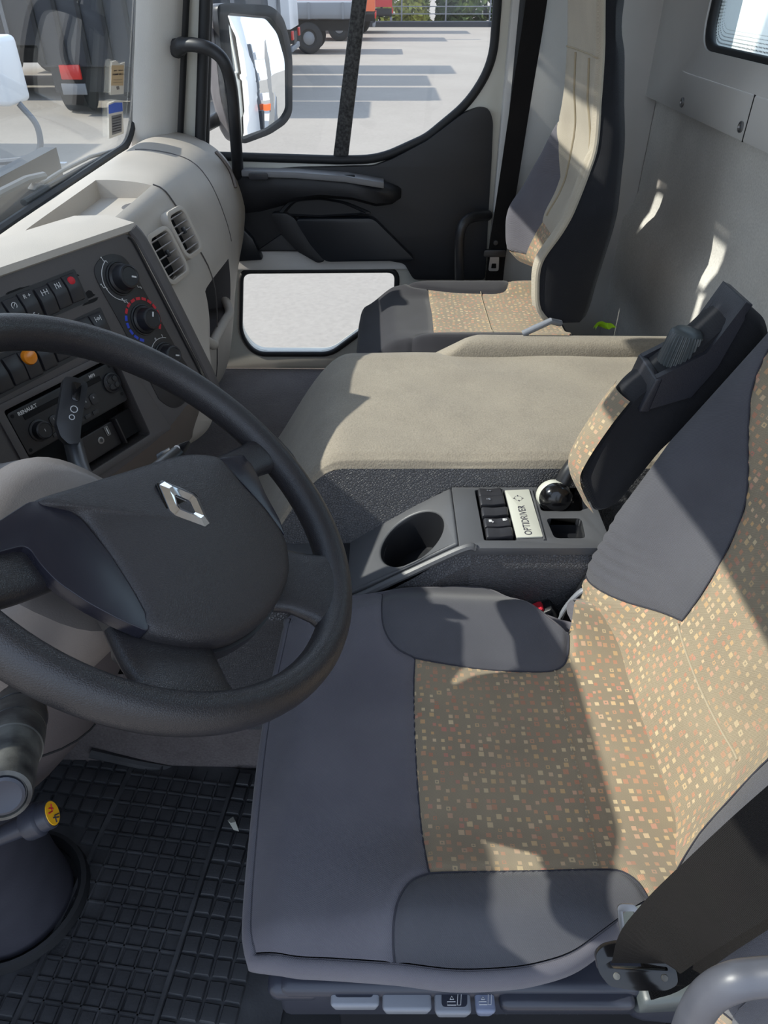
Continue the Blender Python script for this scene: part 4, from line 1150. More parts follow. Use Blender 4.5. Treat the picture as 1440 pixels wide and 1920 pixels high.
stp = [CU(u, v) for u, v in ((1040, 1258), (1056, 1330), (1072, 1400), (1092, 1480), (1110, 1570), (1122, 1628))]
st_l = resample(catmull(stp, 10), 97)
g = G()
for a, b in zip(st_l[::2], st_l[1::2]): g.tube([liftc(a, -.0008), liftc(a.lerp(b, .8), -.0008)], .0011, 5)
add('stitch_row', g, M['stitch_l'], ds, recalc=False, label='pale stitched line across the cushion')
# boxed skirt around the cushion
loop = resample(edge_near_f + edge_near_b[1:], 60) + resample(edge_near_c, 16)[1:] + [back_near.lerp(back_far, k / 10) for k in range(1, 10)] + resample(list(reversed(edge_far_c)), 16) + resample(list(reversed(edge_far_b)) + list(reversed(edge_far_f))[1:], 60)[1:] + resample(edge_front, 50)[1:-1]
cc = V((.11, SY0, 0))
def skirt(off, dz):
    out = []
    n = len(loop)
    for i, p in enumerate(loop):
        t = loop[(i + 3) % n] - loop[(i - 3) % n]; nn = V((t.y, -t.x, 0)).normalized()
        if nn.dot(p - cc) < 0: nn = -nn
        q = p + nn * off
        out.append(V((q.x, q.y, H(p.x, p.y) - dz)))
    return out
add('cushion_skirt', G().loft([skirt(0, .003), skirt(.004, .002), skirt(.009, .006), skirt(.012, .014), skirt(.012, .024), skirt(.009, .033), skirt(.002, .040), skirt(-.015, .043), skirt(-.06, .043)], cap=False), M['fab_mid'], ds, sharp=80)
add('seam', G().tube(skirt(.002, .0035), .0011, 6, closed=True), M['stitch'], ds)

# backrest ---------------------------------------------------------------------------
LEAN = math.tan(math.radians(17))
def BX(y, z):
    w_ = abs(y - SY0) / .298
    x = .338 + (z - .5) * LEAN + .008 * math.sin((z - .5) * 7)
    bol = interp([(.44, .0), (.50, .036), (.57, .054), (.66, .062), (.78, .052), (.87, .028), (.95, .006), (1.02, 0)], z)
    x -= bol * (sstep(.42, .88, w_) if y > SY0 else sstep(.30, .66, w_))
    x += .045 * sstep(.88, 1.08, w_)
    return x
fB = lambda p: BX(p.y, p.z) - p.x
def BK(u, v):
    p = Wf(u, v, fB); return V((p.y, p.z, 0))
def liftb(p, gr): return V((BX(p.x, p.y) + gr, p.x, p.y))
far_o, near_o = SY0 + .296, SY0 - .296
bs_in_f = poly2([(far_o - .02, .985, 0), (.785, .90, 0), (.74, .845, 0), (.69, .78, 0), (.665, .72, 0), (.652, .66, 0), (.648, .617, 0)], 8)
bs_bot_f = poly2([(.648, .617, 0), (.69, .592, 0), (.74, .565, 0), (.80, .545, 0), (far_o, .540, 0)], 8)
bs_out_f = poly2([(far_o - .02, .985, 0), (far_o, .93, 0), (far_o, .75, 0), (far_o, .540, 0)], 8)
mir = lambda L: [V((2 * SY0 - p.x, p.y, 0)) for p in L]
bs_in_n = poly2([(near_o + .02, .985, 0), (.335, .90, 0), (.372, .845, 0), (.402, .78, 0), (.414, .72, 0), (.410, .66, 0), (.400, .60, 0), (.388, .545, 0), (.375, .50, 0)], 8)
bs_bot_n = poly2([(.375, .50, 0), (.345, .487, 0), (.30, .48, 0), (near_o, .478, 0)], 8)
bs_out_n = poly2([(near_o + .02, .985, 0), (near_o, .93, 0), (near_o, .75, 0), (near_o, .478, 0)], 8)
bseams = [bs_in_f, bs_bot_f, bs_in_n, bs_bot_n]
br = thing('backrest', None, None, (0, 0, 0)); br.parent = ds; br.location = -wloc(ds); WLOC[br.name] = V((0, 0, 0))
def wrink(p, gr):
    q = liftb(p, gr)
    d = math.exp(-((p.y - .60) / .05) ** 2)
    q.x -= d * .0022 * math.sin(p.y * 340 + p.x * 90) * sstep(.70, .78, p.x)
    return q
panel('wing_panel', coons(bs_in_f, bs_out_f, [bs_in_f[0], bs_out_f[0]], bs_bot_f, 80, 36), wrink, bseams, M['fab_dark'], br, label='dark side wing of the backrest')
panel('wing_panel', coons(bs_in_n, bs_out_n, [bs_in_n[0], bs_out_n[0]], bs_bot_n, 80, 36), liftb, bseams, M['fab_dark'], br)
uvb = lambda p: (p.y, p.z * 1.046)
low_f = [V((far_o, .540, 0)), V((far_o - .01, .42, 0))]; low_n = mir(low_f)
# centre: from the foot of the backrest up to above the frame
topz = 1.12
ctr_f = [V((far_o - .01, .42, 0)), V((far_o, .540, 0))]
right_side = [V((far_o - .012, .42, 0))] + resample([V((far_o - .012, .42, 0)), V((far_o, .540, 0))], 8)[1:] + list(reversed(bs_bot_f))[1:] + list(reversed(bs_in_f))[1:] + [V((far_o - .03, 1.05, 0)), V((far_o - .06, topz, 0))]
left_side = [V((near_o + .012, .42, 0)), V((near_o, .478, 0))] + list(reversed(bs_bot_n))[1:] + list(reversed(bs_in_n))[1:] + [V((near_o + .03, 1.05, 0)), V((near_o + .06, topz, 0))]
panel('centre_panel', coons(left_side, right_side, [left_side[0], right_side[0]], [left_side[-1], right_side[-1]], 130, 70), liftb, bseams, M['fab_pat'], br, uv=uvb, label='tan cloth backrest centre with woven colour flecks')
for s_ in bseams: add('seam', G().tube([liftb(p, .0024) for p in resample(s_, 40)], .0010, 6), M['stitch'], br)
g = G()
svp = [V((.648 - .0, .612, 0)), V((.600, .606, 0)), V((.55, .604, 0)), V((.5, .606, 0)), V((.448, .612, 0))]
add('seam', G().tube([liftb(p, -.0005) for p in catmull(svp, 10)], .0016, 6), M['stitch_l'], br)
# side and back shell
def shellring(z):
    y1 = far_o - (.055 * sstep(.95, 1.12, z)); y0 = 2 * SY0 - y1
    x1 = BX(far_o - .001, z); xb = x1 + .068
    return [V((x1, y1, z)), V((x1 + .012, y1 + .008, z)), V((xb - .02, y1 + .004, z)), V((xb, y1 - .03, z)), V((xb, y0 + .03, z)), V((xb - .02, y0 - .004, z)), V((x1 + .012, y0 - .008, z)), V((x1, y0, z))]
add('backrest_shell', G().loft([shellring(.42 + .70 * k / 30) for k in range(31)], loop=False, cap=False), M['fab_dark'], br, sharp=60)

# folded-up armrest on the inboard side ---------------------------------------------
ar = thing('armrest', None, None, (0, 0, 0)); ar.parent = ds; ar.location = -wloc(ds); WLOC[ar.name] = V((0, 0, 0))
YA, TH = .862, .07      # near face, thickness
def AR(u, v): 
    p = W(u, v, Y=YA); return (p.x, p.z)
fa = Fr((0, YA, 0), (1, 0, 0), (0, 0, 1), (0, -1, 0))
armpoly = [AR(1108, 972), AR(1090, 915), AR(1100, 870), AR(1180, 745), AR(1262, 700), AR(1420, 590), AR(1440, 640), AR(1300, 780), AR(1190, 880), AR(1128, 985)]
def armring(poly, y, grow=0.0):
    c = (sum(p[0] for p in poly) / len(poly), sum(p[1] for p in poly) / len(poly))
    return [V((lerp(p[0], c[0], grow), y, lerp(p[1], c[1], grow))) for p in poly]
# cloth pad (the arm cushion), seen edge on
pad_pts = [AR(1117, 968), AR(1094, 905), AR(1105, 868), AR(1150, 800), AR(1192, 748), AR(1330, 640), AR(1400, 575), AR(1440, 600), AR(1452, 650), AR(1340, 760), AR(1240, 850), AR(1150, 960)]
ap = round_poly(pad_pts, .012, 4)
add('arm_cushion', G().loft([armring(ap, YA + .004, .06), armring(ap, YA + .012, .0), armring(ap, YA + TH - .012, .0), armring(ap, YA + TH, .06)]), M['fab_black'], ar, bevel=0, sharp=60)
strip_pts = [(1119, 962), (1094, 905), (1105, 868), (1150, 800), (1188, 752)]
g = G(); rings = []
for (u, v) in resample([V((a, b, 0)) for a, b in strip_pts], 24) and [(p.x, p.y) for p in resample(catmull([V((a, b, 0)) for a, b in strip_pts], 6), 24)]:
    x, z = AR(u, v)
    rings.append([V((x - .004, YA + .002 + (TH - .004) * k / 10, z - .002 + .0)) + V((-.010 * math.sin(math.pi * k / 10), 0, .002 * math.sin(math.pi * k / 10))) for k in range(11)])
add('patterned_band', G().loft(rings, loop=False, cap=False), M['fab_pat'], ar, uv=lambda p: (p.y, p.z * 1.2), label='colour flecked tan band along the armrest edge', sharp=80)
# moulded black underside with height knob
YB0, YB1 = .859, .935
def BKx(u, v, y=YB0):
    p = W(u, v, Y=y); return (p.x, p.z)
low_ = [BKx(1174, 742), BKx(1212, 680), BKx(1232, 708), BKx(1328, 660), BKx(1352, 640), BKx(1395, 555), BKx(1404, 575), BKx(1395, 600), BKx(1345, 690), BKx(1296, 742), BKx(1206, 772)]
# side faces: cradle (lower, deep) and spine (upper, slim)
cr = [BKx(1200, 773), BKx(1232, 709), BKx(1325, 663), BKx(1350, 632), BKx(1400, 566), BKx(1396, 600), BKx(1345, 690), BKx(1296, 745)]
crp = cr
b1 = G().plate(crp, [], Fr((0, YB0, 0), (1, 0, 0), (0, 0, 1), (0, -1, 0)), -.010, 0)
add('side_cheek', b1, M['blacktex'], ar, sharp=30)
b2 = G().plate(crp, [], Fr((0, YB1, 0), (1, 0, 0), (0, 0, 1), (0, -1, 0)), 0, .010)
add('side_cheek', b2, M['blacktex'], ar, sharp=30)
def quadprism(pa, pb, depth):   # front wall between the cheeks following two pixels
    return None
fa1, fa2 = V((BKx(1200, 773)[0], 0, BKx(1200, 773)[1])), V((BKx(1232, 709)[0], 0, BKx(1232, 709)[1]))
yw0, yw1 = YB0 - .0015, YB1 + .0015
g = G().hull8([V((fa1.x - .002, yw0, fa1.z)), V((fa1.x + .012, yw0, fa1.z)), V((fa1.x - .002, yw1, fa1.z)), V((fa1.x + .012, yw1, fa1.z)), V((fa2.x - .002, yw0, fa2.z)), V((fa2.x + .008, yw0, fa2.z)), V((fa2.x - .002, yw1, fa2.z)), V((fa2.x + .008, yw1, fa2.z))])
add('front_wall', g, M['blacktex'], ar, bevel=.003, seg=3)
sp1, sp2 = BKx(1342, 645), BKx(1399, 566)
spx = V((sp2[0] - sp1[0], 0, sp2[1] - sp1[1])); spl = spx.length
fsp = Fr(V((sp1[0], YB0 + .0015, sp1[1])), spx, V((0, 1, 0)))
if fsp.z.x > 0: fsp.z = -fsp.z
tw = YB1 - YB0 - .003
rec = round_poly([(.012, .022), (spl - .03, .022), (spl - .03, tw - .022), (.012, tw - .022)], .006, 4)
add('spine', G().plate([(-.045, 0), (spl, 0), (spl, tw), (-.045, tw)], [rec], fsp, -.012, .0), M['blacktex'], ar, bevel=.003, seg=3)
add('spine_recess', G().plate(rec, [], fsp, -.016, -.009), M['black'], ar)
ff1, ff2 = BKx(1240, 735), BKx(1330, 690)
y0_, y1_ = YB0 + .009, YB1 - .009
g = G().hull8([V((ff1[0], y0_, ff1[1] - .02)), V((ff2[0], y0_, ff2[1] - .02)), V((ff1[0], y1_, ff1[1] - .02)), V((ff2[0], y1_, ff2[1] - .02)), V((ff1[0], y0_, ff1[1] - .01)), V((ff2[0], y0_, ff2[1] - .01)), V((ff1[0], y1_, ff1[1] - .01)), V((ff2[0], y1_, ff2[1] - .01))])
add('cradle_floor', g, M['void'], ar)
kc0 = W(1268, 676, Y=.888); kc1 = W(1290, 622, Y=.888)
kd = (kc1 - kc0).normalized(); KL = (kc1 - kc0).length
kfr2 = Fr(kc0, kd.cross(V((0, 1, 0))), V((0, 1, 0)), kd)
rings = []
NF = 30
for r_, h, rib in ((.0235, -.004, 1), (.0238, .0, 1), (.0222, KL * .55, 1), (.0208, KL * .92, 1), (.0200, KL * .97, 0), (.0165, KL * 1.06, 0), (.008, KL * 1.085, 0), (.0005, KL * 1.09, 0)):
    ring_ = []
    for k in range(NF * 4):
        a = 2 * math.pi * k / (NF * 4); rr = r_ * (1 + rib * .045 * (1 if k % 4 in (1, 2) else -1))
        ring_.append(kfr2.p(rr * math.cos(a), rr * math.sin(a), h))
    rings.append(ring_)
add('height_knob', G().loft(rings), M['lever'], ar, sharp=40, label='ribbed dark green grey adjuster knob')
add('knob_stem', G().tube([kc0 - kd * .03, kc0], .006, 10), M['steel'], ar)

# seat base and controls under the cushion -------------------------------------------------
add('base_skirt', G().hull8([V((-.115, .298, .35)), V((.46, .298, .35)), V((-.115, .80, .35)), V((.46, .80, .35)), V((-.11, .285, .452)), V((.46, .285, .452)), V((-.11, .80, .432)), V((.46, .80, .432))]), M['seatbase'], ds, bevel=.012, seg=3)
def SB(u, v, z): return W(u, v, Z=z)
zb = .442
def sbox(name, u0, u1, vb, zt, mat, depth=.07, hgt=.022, bev=.004):
    p0, p1 = SB(u0, vb, zt), SB(u1, vb, zt)
    y = (p0.y + p1.y) / 2
    g = G().hull8([V((p0.x + .003, y + .004, zt - hgt)), V((p1.x - .003, y + .004, zt - hgt)), V((p0.x + .003, y + depth, zt - hgt)), V((p1.x - .003, y + depth, zt - hgt)), V((p0.x, y, zt)), V((p1.x, y, zt)), V((p0.x, y + depth, zt)), V((p1.x, y + depth, zt))])
    return add(name, g, mat, ds, bevel=bev, seg=3)
sbox('front_corner', 494, 608, 1868, .448, M['seatbase'], .08, .03, .012)
l1 = sbox('seat_lever', 618, 712, 1888, .444, M['seatgrey'])
sbox('seat_lever', 716, 811, 1896, .444, M['seatgrey'])
l3 = sbox('seat_lever', 815, 886, 1902, .444, M['seatgrey'])
l4 = sbox('seat_lever', 892, 932, 1900, .444, M['seatgrey2'])
sbox('base_ledge', 938, 1200, 1892, .446, M['seatbase'], .08, .028, .008)
# sunk tops and seat symbols on the levers
def sunk(u0, u1, v0, v1, z, nm='lever_dish'):
    a, b, c, d = SB(u0, v1, z), SB(u1, v1, z), SB(u1, v0, z), SB(u0, v0, z)
    pl = round_poly([(a.x, a.y), (b.x, b.y), (c.x, c.y), (d.x, d.y)], .004, 4)
    return add(nm, G().plate(pl, [], Fr((0, 0, z), (1, 0, 0), (0, 1, 0), (0, 0, 1)), -.0005, .0006), M['seatbase'], ds)
sunk(628, 700, 1845, 1870, .4442); sunk(828, 876, 1855, 1888, .4442)
def glyph(u, v, z, s=1.0, flip=False):
    p = SB(u, v, z); f = Fr(p, (1, 0, 0), (0, 1, 0), (0, 0, 1)); g = G()
    g.tube([f.p(.004 * s, .010 * s), f.p(.0075 * s, .009 * s), f.p(.0055 * s, -.004 * s), f.p(.002 * s, -.004 * s), f.p(.004 * s, .010 * s)], .00035, 5)
    g.tube([f.p(.001 * s, -.004 * s), f.p(-.008 * s, -.004 * s), f.p(-.008 * s, -.001 * s), f.p(.0005 * s, -.001 * s)], .00035, 5)
    g.tube([f.p(-.005 * s, .001 * s), f.p(-.003 * s, .004 * s), f.p(-.001 * s, .001 * s), f.p(-.005 * s, .001 * s)], .00035, 5)
    return g
add('seat_symbol', glyph(853, 1876, .445), M['white'], ds); add('seat_symbol', glyph(911, 1876, .4448, .9), M['white'], ds)
# bellows under the controls
for k in range(26):
    x = .06 + k * .0105
    add('bellows_fold', G().tube([V((x, .32, .41)), V((x, .316, .36)), V((x, .32, .30))], .0042, 6), M['rubber'], ds)
add('suspension_body', G().box((.16, .55, .22), (.44, .40, .30)), M['black'], ds, bevel=.01)
# side lever and recliner hub near the belt
p = W(1215, 1725, Y=.30)
add('recliner_hub', G().lathe([(.0001, 0), (.034, .0), (.034, .012), (.028, .016), (.0001, .017)], Fr(V((p.x + .012, .306, p.z - .01)), (1, 0, 0), (0, 0, 1), (0, -1, 0)), 32), M['lever'], ds, sharp=35)
add('recliner_lever', G().hull8([V((.255, .275, .425)), V((.36, .275, .44)), V((.255, .305, .425)), V((.36, .305, .44)), V((.262, .275, .452)), V((.36, .275, .482)), V((.262, .305, .452)), V((.36, .305, .482))]), M['lever'], ds, bevel=.006, seg=3)
add('side_cover', G().hull8([V((.26, .29, .35)), V((.52, .27, .35)), V((.26, .34, .35)), V((.52, .34, .35)), V((.30, .29, .47)), V((.52, .27, .55)), V((.30, .34, .47)), V((.52, .34, .55))]), M['seatbase'], ds, bevel=.02, seg=3)
# inboard back hinge shell with pale edge
add('hinge_shell', G().plate(round_poly([(.27, .40), (.40, .40), (.42, .56), (.36, .60), (.31, .545)], .02, 5), [], Fr((0, .808, 0), (1, 0, 0), (0, 0, 1), (0, -1, 0)), -.012, 0), M['black'], ds, bevel=.004)
hl = [W(1045, 1168, Y=.806), W(1060, 1140, Y=.806), W(1085, 1112, Y=.806), W(1112, 1096, Y=.806)]
add('hinge_edge', G().tube(catmull(hl, 5), [.003] * 3 + [.0048] * 10 + [.004] * 3, 10, flat=.7), M['seatgrey'], ds)
# ================================================================== passenger seat
ps = thing('passenger_seat', 'passenger seat with tall beige and dark cloth backrest', 'seat', (.2, 1.69, .33))
PY0, PY1 = 1.475, 1.905
PC = (PY0 + PY1) / 2
# cushion: rounded slab with separate cloth areas
def PH(x, y):
    w_ = abs(y - PC) / ((PY1 - PY0) / 2)
    z = .615 + .022 * sstep(.45, .85, w_) * sstep(-.02, .12, x) - .035 * sstep(.80, 1.0, w_) - .05 * sstep(.03, -.06, x) * 1.0
    return z
def liftp(p, gr): return V((p.x, p.y, PH(p.x, p.y) - gr))
x0p = -.055
def yb(k): return lerp(PY0, PY1, k)
fr_edge = poly2([(x0p + .03, PY0, 0), (x0p + .004, yb(.15), 0), (x0p, yb(.5), 0), (x0p + .004, yb(.85), 0), (x0p + .03, PY1, 0)])
sm_c = [V((.115, yb(.17), 0)), V((.118, yb(.5), 0)), V((.115, yb(.83), 0))]
nb_i = poly2([(.115, yb(.17), 0), (.2, yb(.20), 0), (.30, yb(.20), 0), (.325, yb(.12), 0), (.33, PY0, 0)])
fb_i = [V((p.x, 2 * PC - p.y, 0)) for p in nb_i]
nb_f = poly2([(.115, yb(.17), 0), (.07, yb(.12), 0), (.06, PY0, 0)])
fb_f = [V((p.x, 2 * PC - p.y, 0)) for p in nb_f]
ne_f = [fr_edge[0], nb_f[-1]]; ne_b = [nb_f[-1], nb_i[-1]]; fe_f = [fr_edge[-1], fb_f[-1]]; fe_b = [fb_f[-1], fb_i[-1]]
psm = [sm_c, nb_i, fb_i, nb_f, fb_f]; psm = [resample(s_, 40) for s_ in psm]
side = list(reversed(nb_f)) + sm_c[1:] + fb_f[1:]
panel('front_panel', coons(ne_f, fe_f, fr_edge, side, 24, 50), liftp, psm, M['fab_pass'], ps)
panel('centre_panel', coons(nb_i + [V((.42, PY0 + .01, 0))], fb_i + [V((.42, PY1 - .01, 0))], sm_c, [V((.42, PY0 + .01, 0)), V((.42, PY1 - .01, 0))], 50, 40), liftp, psm, M['fab_pat'], ps, uv=lambda p: (p.x, p.y), label='tan flecked cloth centre of the passenger cushion')
panel('side_bolster', coons(ne_b, nb_i, list(reversed(nb_f)), [ne_b[-1], nb_i[-1]], 40, 20), liftp, psm, M['fab_pass'], ps)
panel('side_bolster', coons(fb_i, fe_b, fb_f, [fb_i[-1], fe_b[-1]], 40, 20), liftp, psm, M['fab_pass'], ps)
add('stitch_row', G().tube([liftp(V((.25, yb(k / 20), 0)), -.001) for k in range(4, 17)], .001, 5), M['stitch_l'], ps)
lp = resample(fr_edge, 30) + resample(fe_f + fe_b[1:] + [V((.42, PY1, 0))], 30)[1:] + resample([V((.42, PY1, 0)), V((.42, PY0, 0))], 16)[1:] + resample([V((.42, PY0, 0))] + list(reversed(ne_b)) + list(reversed(ne_f))[1:], 30)[1:-1]
def pskirt(off, dz):
    n = len(lp); out = []; c = V((.18, PC, 0))
    for i, p in enumerate(lp):
        t = lp[(i + 2) % n] - lp[(i - 2) % n]; nn = V((t.y, -t.x, 0)).normalized()
        if nn.dot(p - c) < 0: nn = -nn
        q = p + nn * off; out.append(V((q.x, q.y, PH(p.x, p.y) - dz)))
    return out
add('cushion_skirt', G().loft([pskirt(0, .0), pskirt(.008, .006), pskirt(.012, .025), pskirt(.010, .06), pskirt(.0, .09), pskirt(-.03, .10)], cap=False), M['fab_pass'], ps, sharp=80)
add('seat_frame', G().box((.19, PC, .42), (.40, .36, .20)), M['black'], ps, bevel=.01)
# backrest profile in the near side plane, taken as (z, x front, x back)
ppx = [((1021, 602), (1100, 616)), ((1003, 580), (1110, 590)), ((999, 544), (1122, 544)), ((1006, 490), (1140, 490)), ((1049, 427), (1160, 427)), ((1098, 334), (1180, 340)), ((1122, 270), (1194, 265)), ((1138, 121), (1200, 121)), ((1142, 0), (1203, 0))]
prof = []
for a, b in ppx:
    A = W(*a, Y=PY0); B = W(*b, Y=PY0); prof.append((A.z, A.x, B.x))
dz = prof[-1][0] - prof[-2][0]
prof.append((1.55, prof[-1][1] + (prof[-1][1] - prof[-2][1]) * (1.55 - prof[-1][0]) / dz, prof[-1][2] + .02))
xf = [(z, x) for z, x, _ in prof]; xb = [(z, x) for z, _, x in prof]
zs = [prof[0][0] + (prof[-1][0] - prof[0][0]) * k / 70 for k in range(71)]
# smooth front profile
sm = catmull([V((z, x, 0)) for z, x in xf], 6); xfs = [(p.x, p.y) for p in sm]
smb = catmull([V((z, x, 0)) for z, x in xb], 6); xbs = [(p.x, p.y) for p in smb]
pb = thing('backrest', None, None, (0, 0, 0)); pb.parent = ps; pb.location = -wloc(ps); WLOC[pb.name] = V((0, 0, 0))
def halfw(z): return interp([(.5, .215), (.72, .22), (.9, .215), (1.0, .175), (1.08, .150), (1.3, .135), (1.55, .13)], z)
def cenx(z): return interp([(.70, .05), (.80, .075), (.90, .060), (1.0, .025), (1.08, .008), (1.3, .0)], z)
def pfront(y, z):
    hw = halfw(z); w_ = min(1, abs(y - PC) / hw)
    return interp(xfs, z) + cenx(z) * (1 - sstep(.45, .95, w_)) + .0
# near side panel (dark) closed shell
def yshell(z, sgn): return PC + sgn * halfw(z)
near = [[V((interp(xfs, z) + .012, yshell(z, -1) , z)), V((interp(xfs, z) + .03, yshell(z, -1) - .006, z)), V((interp(xbs, z) - .02, yshell(z, -1) - .003, z)), V((interp(xbs, z), yshell(z, -1) + .03, z)), V((interp(xbs, z), yshell(z, 1) - .03, z)), V((interp(xbs, z) - .02, yshell(z, 1) + .003, z)), V((interp(xfs, z) + .03, yshell(z, 1) + .006, z)), V((interp(xfs, z) + .012, yshell(z, 1), z))] for z in zs]
add('backrest_shell', G().loft(near, loop=False, cap=False), M['fab_black'], pb, sharp=60, label='dark side and back cloth of the passenger backrest')
# front face: columns, split in beige centre and dark wings
def col(w_, z):
    y = PC + w_ * halfw(z)
    e = sstep(.9, 1.0, abs(w_))
    return V((pfront(y, z) + .012 * e, y, z))
def seamw(z): return interp([(.60, 1.0), (.705, 1.0), (.715, .62), (.8, .50), (.9, .55), (.97, .72), (1.02, 1.0), (1.6, 1.0)], z)
for sg, nm in ((1, 'far'), (-1, 'near')):
    g = G(); rows_ = []
    for k in range(61):
        z = lerp(.712, 1.018, k / 60); a = seamw(z)
        rows_.append([col(sg * lerp(a, 1, j / 10), z) + V((-.004 * math.sin(math.pi * j / 10), 0, 0)) for j in range(11)])
    g.loft(rows_, loop=False, cap=False)
    add('wing_panel', g, M['fab_mid'] if sg > 0 else M['fab_beige'], pb, sharp=80)
def strip_panel(name, z0, z1, mat, lim=1.0, n=50, **k):
    rows_ = []
    for i in range(n + 1):
        z = lerp(z0, z1, i / n); a = min(lim, seamw(z))
        rows_.append([col(lerp(-a, a, j / 24), z) for j in range(25)])
    return add(name, G().loft(rows_, loop=False, cap=False), mat, pb, sharp=80, **k)
strip_panel('lower_panel', prof[0][0], .80, M['fab_pat'], uv=lambda p: (p.y, p.z))
strip_panel('centre_panel', .80, 1.155, M['fab_beige'])
strip_panel('head_panel', 1.157, 1.54, M['fab_beige'])
add('seam', G().tube([col(lerp(-1, 1, j / 24), 1.156) + V((-.0005, 0, 0)) for j in range(25)], .0016, 6), M['stitch_l'], pb)
add('seam', G().tube([col(.42, lerp(.82, 1.15, k / 30)) + V((-.001, 0, 0)) for k in range(31)], .003, 6), M['stitch_l'], pb)
add('seam', G().tube([col(-.42, lerp(.82, 1.15, k / 30)) + V((-.001, 0, 0)) for k in range(31)], .003, 6), M['stitch_l'], pb)
add('piping', G().tube([V((interp(xfs, z) + .008, yshell(z, -1) + .002, z)) for z in zs], .006, 8), M['fab_beige'], pb)
add('recline_lever', G().tube([W(980, 626, Y=1.44), W(1010, 612, Y=1.44), W(1032, 602, Y=1.44), W(1050, 606, Y=1.46)], .007, 10), M['seatgrey'], ps)

# ================================================================== belts
def strap(name, pts, width, nrm, mat, parent, thick=.0014, **k):
    pts = [V(p) for p in pts]; rings = []
    for i, p in enumerate(pts):
        t = (pts[min(i + 1, len(pts) - 1)] - pts[max(0, i - 1)]).normalized()
        nn = nrm[i] if isinstance(nrm, list) else V(nrm)
        s_ = t.cross(nn).normalized(); n2 = s_.cross(t).normalized()
        rings.append([p + s_ * width / 2 + n2 * thick, p + n2 * thick * 1.4, p - s_ * width / 2 + n2 * thick, p - s_ * width / 2 - n2 * thick, p - n2 * thick * .6, p + s_ * width / 2 - n2 * thick])
    return add(name, G().loft(rings), mat, parent, **k)
pbel = thing('seat_belt', 'black passenger seat belt hanging on the cream pillar', 'seat belt', tuple(W(930, 520, Y=1.96)), group=None)
pp_ = [W(1062, -620, Y=1.99), W(1018, -140, Y=1.99), W(1006, 0, Y=1.985), W(978, 180, Y=1.98), W(952, 350, Y=1.975), W(932, 475, Y=1.97), W(926, 530, Y=1.965)]
strap('webbing', catmull(pp_, 6), .048, (-.25, -1, 0), M['belt'], pbel)
tz = W(926, 490, Y=1.955); ft = Fr(tz, (1, 0, 0), (-.1, .05, 1))
if ft.z.y > 0: ft.z = -ft.z
add('tongue_cover', G().plate(rrect(.06, .018, .006, 4, 0, .022), [], ft, -.006, .008), M['black'], pbel, bevel=.003)
add('tongue', G().plate(round_poly([(-.012, .016), (.012, .016), (.014, -.024), (-.014, -.024)], .006, 4), [round_poly([(-.006, -.004), (.006, -.004), (.007, -.017), (-.007, -.017)], .002, 3)], ft, .004, .007), M['steel'], pbel)
add('stop_button', G().lathe([(.007, 0), (.006, .003), (.0001, .0035)], ft.at(0, .05, .004), 16), M['black'], pbel)
add('anchor_strap', G().tube([W(926, 530, Y=1.965), W(945, 545, Y=1.95), W(990, 530, Y=1.93)], .010, 8, flat=.3), M['black'], pbel)

dbel = thing('seat_belt', 'black driver seat belt with metal tongue crossing beside the near cushion edge', 'seat belt', tuple(W(1190, 1840, Y=.262)))
b_pts = [W(1540, 1530, Y=.205), W(1440, 1602, Y=.212), W(1350, 1670, Y=.222), W(1270, 1733, Y=.232), W(1222, 1778, Y=.240), W(1198, 1806, Y=.246)]
nb = (CAM - b_pts[2]).normalized()
bl = catmull(b_pts, 8); rings = []
for i, p in enumerate(bl):
    t_ = (bl[min(i + 1, len(bl) - 1)] - bl[max(0, i - 1)]).normalized()
    s_ = t_.cross(nb).normalized()
    if s_.x > 0: s_ = -s_
    s_ = s_.lerp(V((-1, 0, .03)), sstep(.72, 1.0, i / (len(bl) - 1))).normalized()
    w_ = lerp(.052, .046, i / len(bl)); n2 = nb
    rings.append([p + s_ * w_ / 2 + n2 * .001, p + n2 * .002, p - s_ * w_ / 2 + n2 * .001, p - s_ * w_ / 2 - n2 * .001, p - n2 * .001, p + s_ * w_ / 2 - n2 * .001])
add('webbing', G().loft(rings), M['belt'], dbel)
lo_pts = [W(1205, 1815, Y=.256), W(1250, 1800, Y=.268), W(1330, 1740, Y=.28), W(1440, 1660, Y=.27)]
strap('webbing', catmull(lo_pts, 6), .046, nb, M['belt'], dbel)
to = W(1190, 1800, Y=.252)
nT = V((-.05, -.62, .78)).normalized()
ftg = Fr(to, V((1, 0, 0)), V((0, .78, .62)), nT)
def FT(u, v):
    p = Wp(u, v, to, ftg.z) - to; return (p.dot(ftg.x), p.dot(ftg.y))
body = round_poly([FT(*q) for q in ((1114, 1785), (1130, 1770), (1160, 1764), (1190, 1768), (1250, 1800), (1268, 1818), (1271, 1845), (1250, 1856), (1190, 1855), (1140, 1846), (1120, 1820))], .004, 4)
slot_ = round_poly([FT(*q) for q in ((1140, 1800), (1150, 1796), (1250, 1812), (1252, 1819), (1146, 1812))], .001, 3)
add('tongue_cover', G().plate(body, [slot_], ftg, -.004, .003), M['blackgloss'], dbel, bevel=.0025, seg=3)
ton = round_poly([FT(*q) for q in ((1156, 1772), (1163, 1757), (1156, 1700), (1163, 1694), (1188, 1695), (1196, 1704), (1200, 1757), (1202, 1772))], .003, 4)
tho = round_poly([FT(*q) for q in ((1166, 1708), (1188, 1708), (1194, 1752), (1172, 1752))], .0015, 3)
add('tongue', G().plate(ton, [tho], ftg, -.001, .0015), M['steel'], dbel, bevel=.0005)
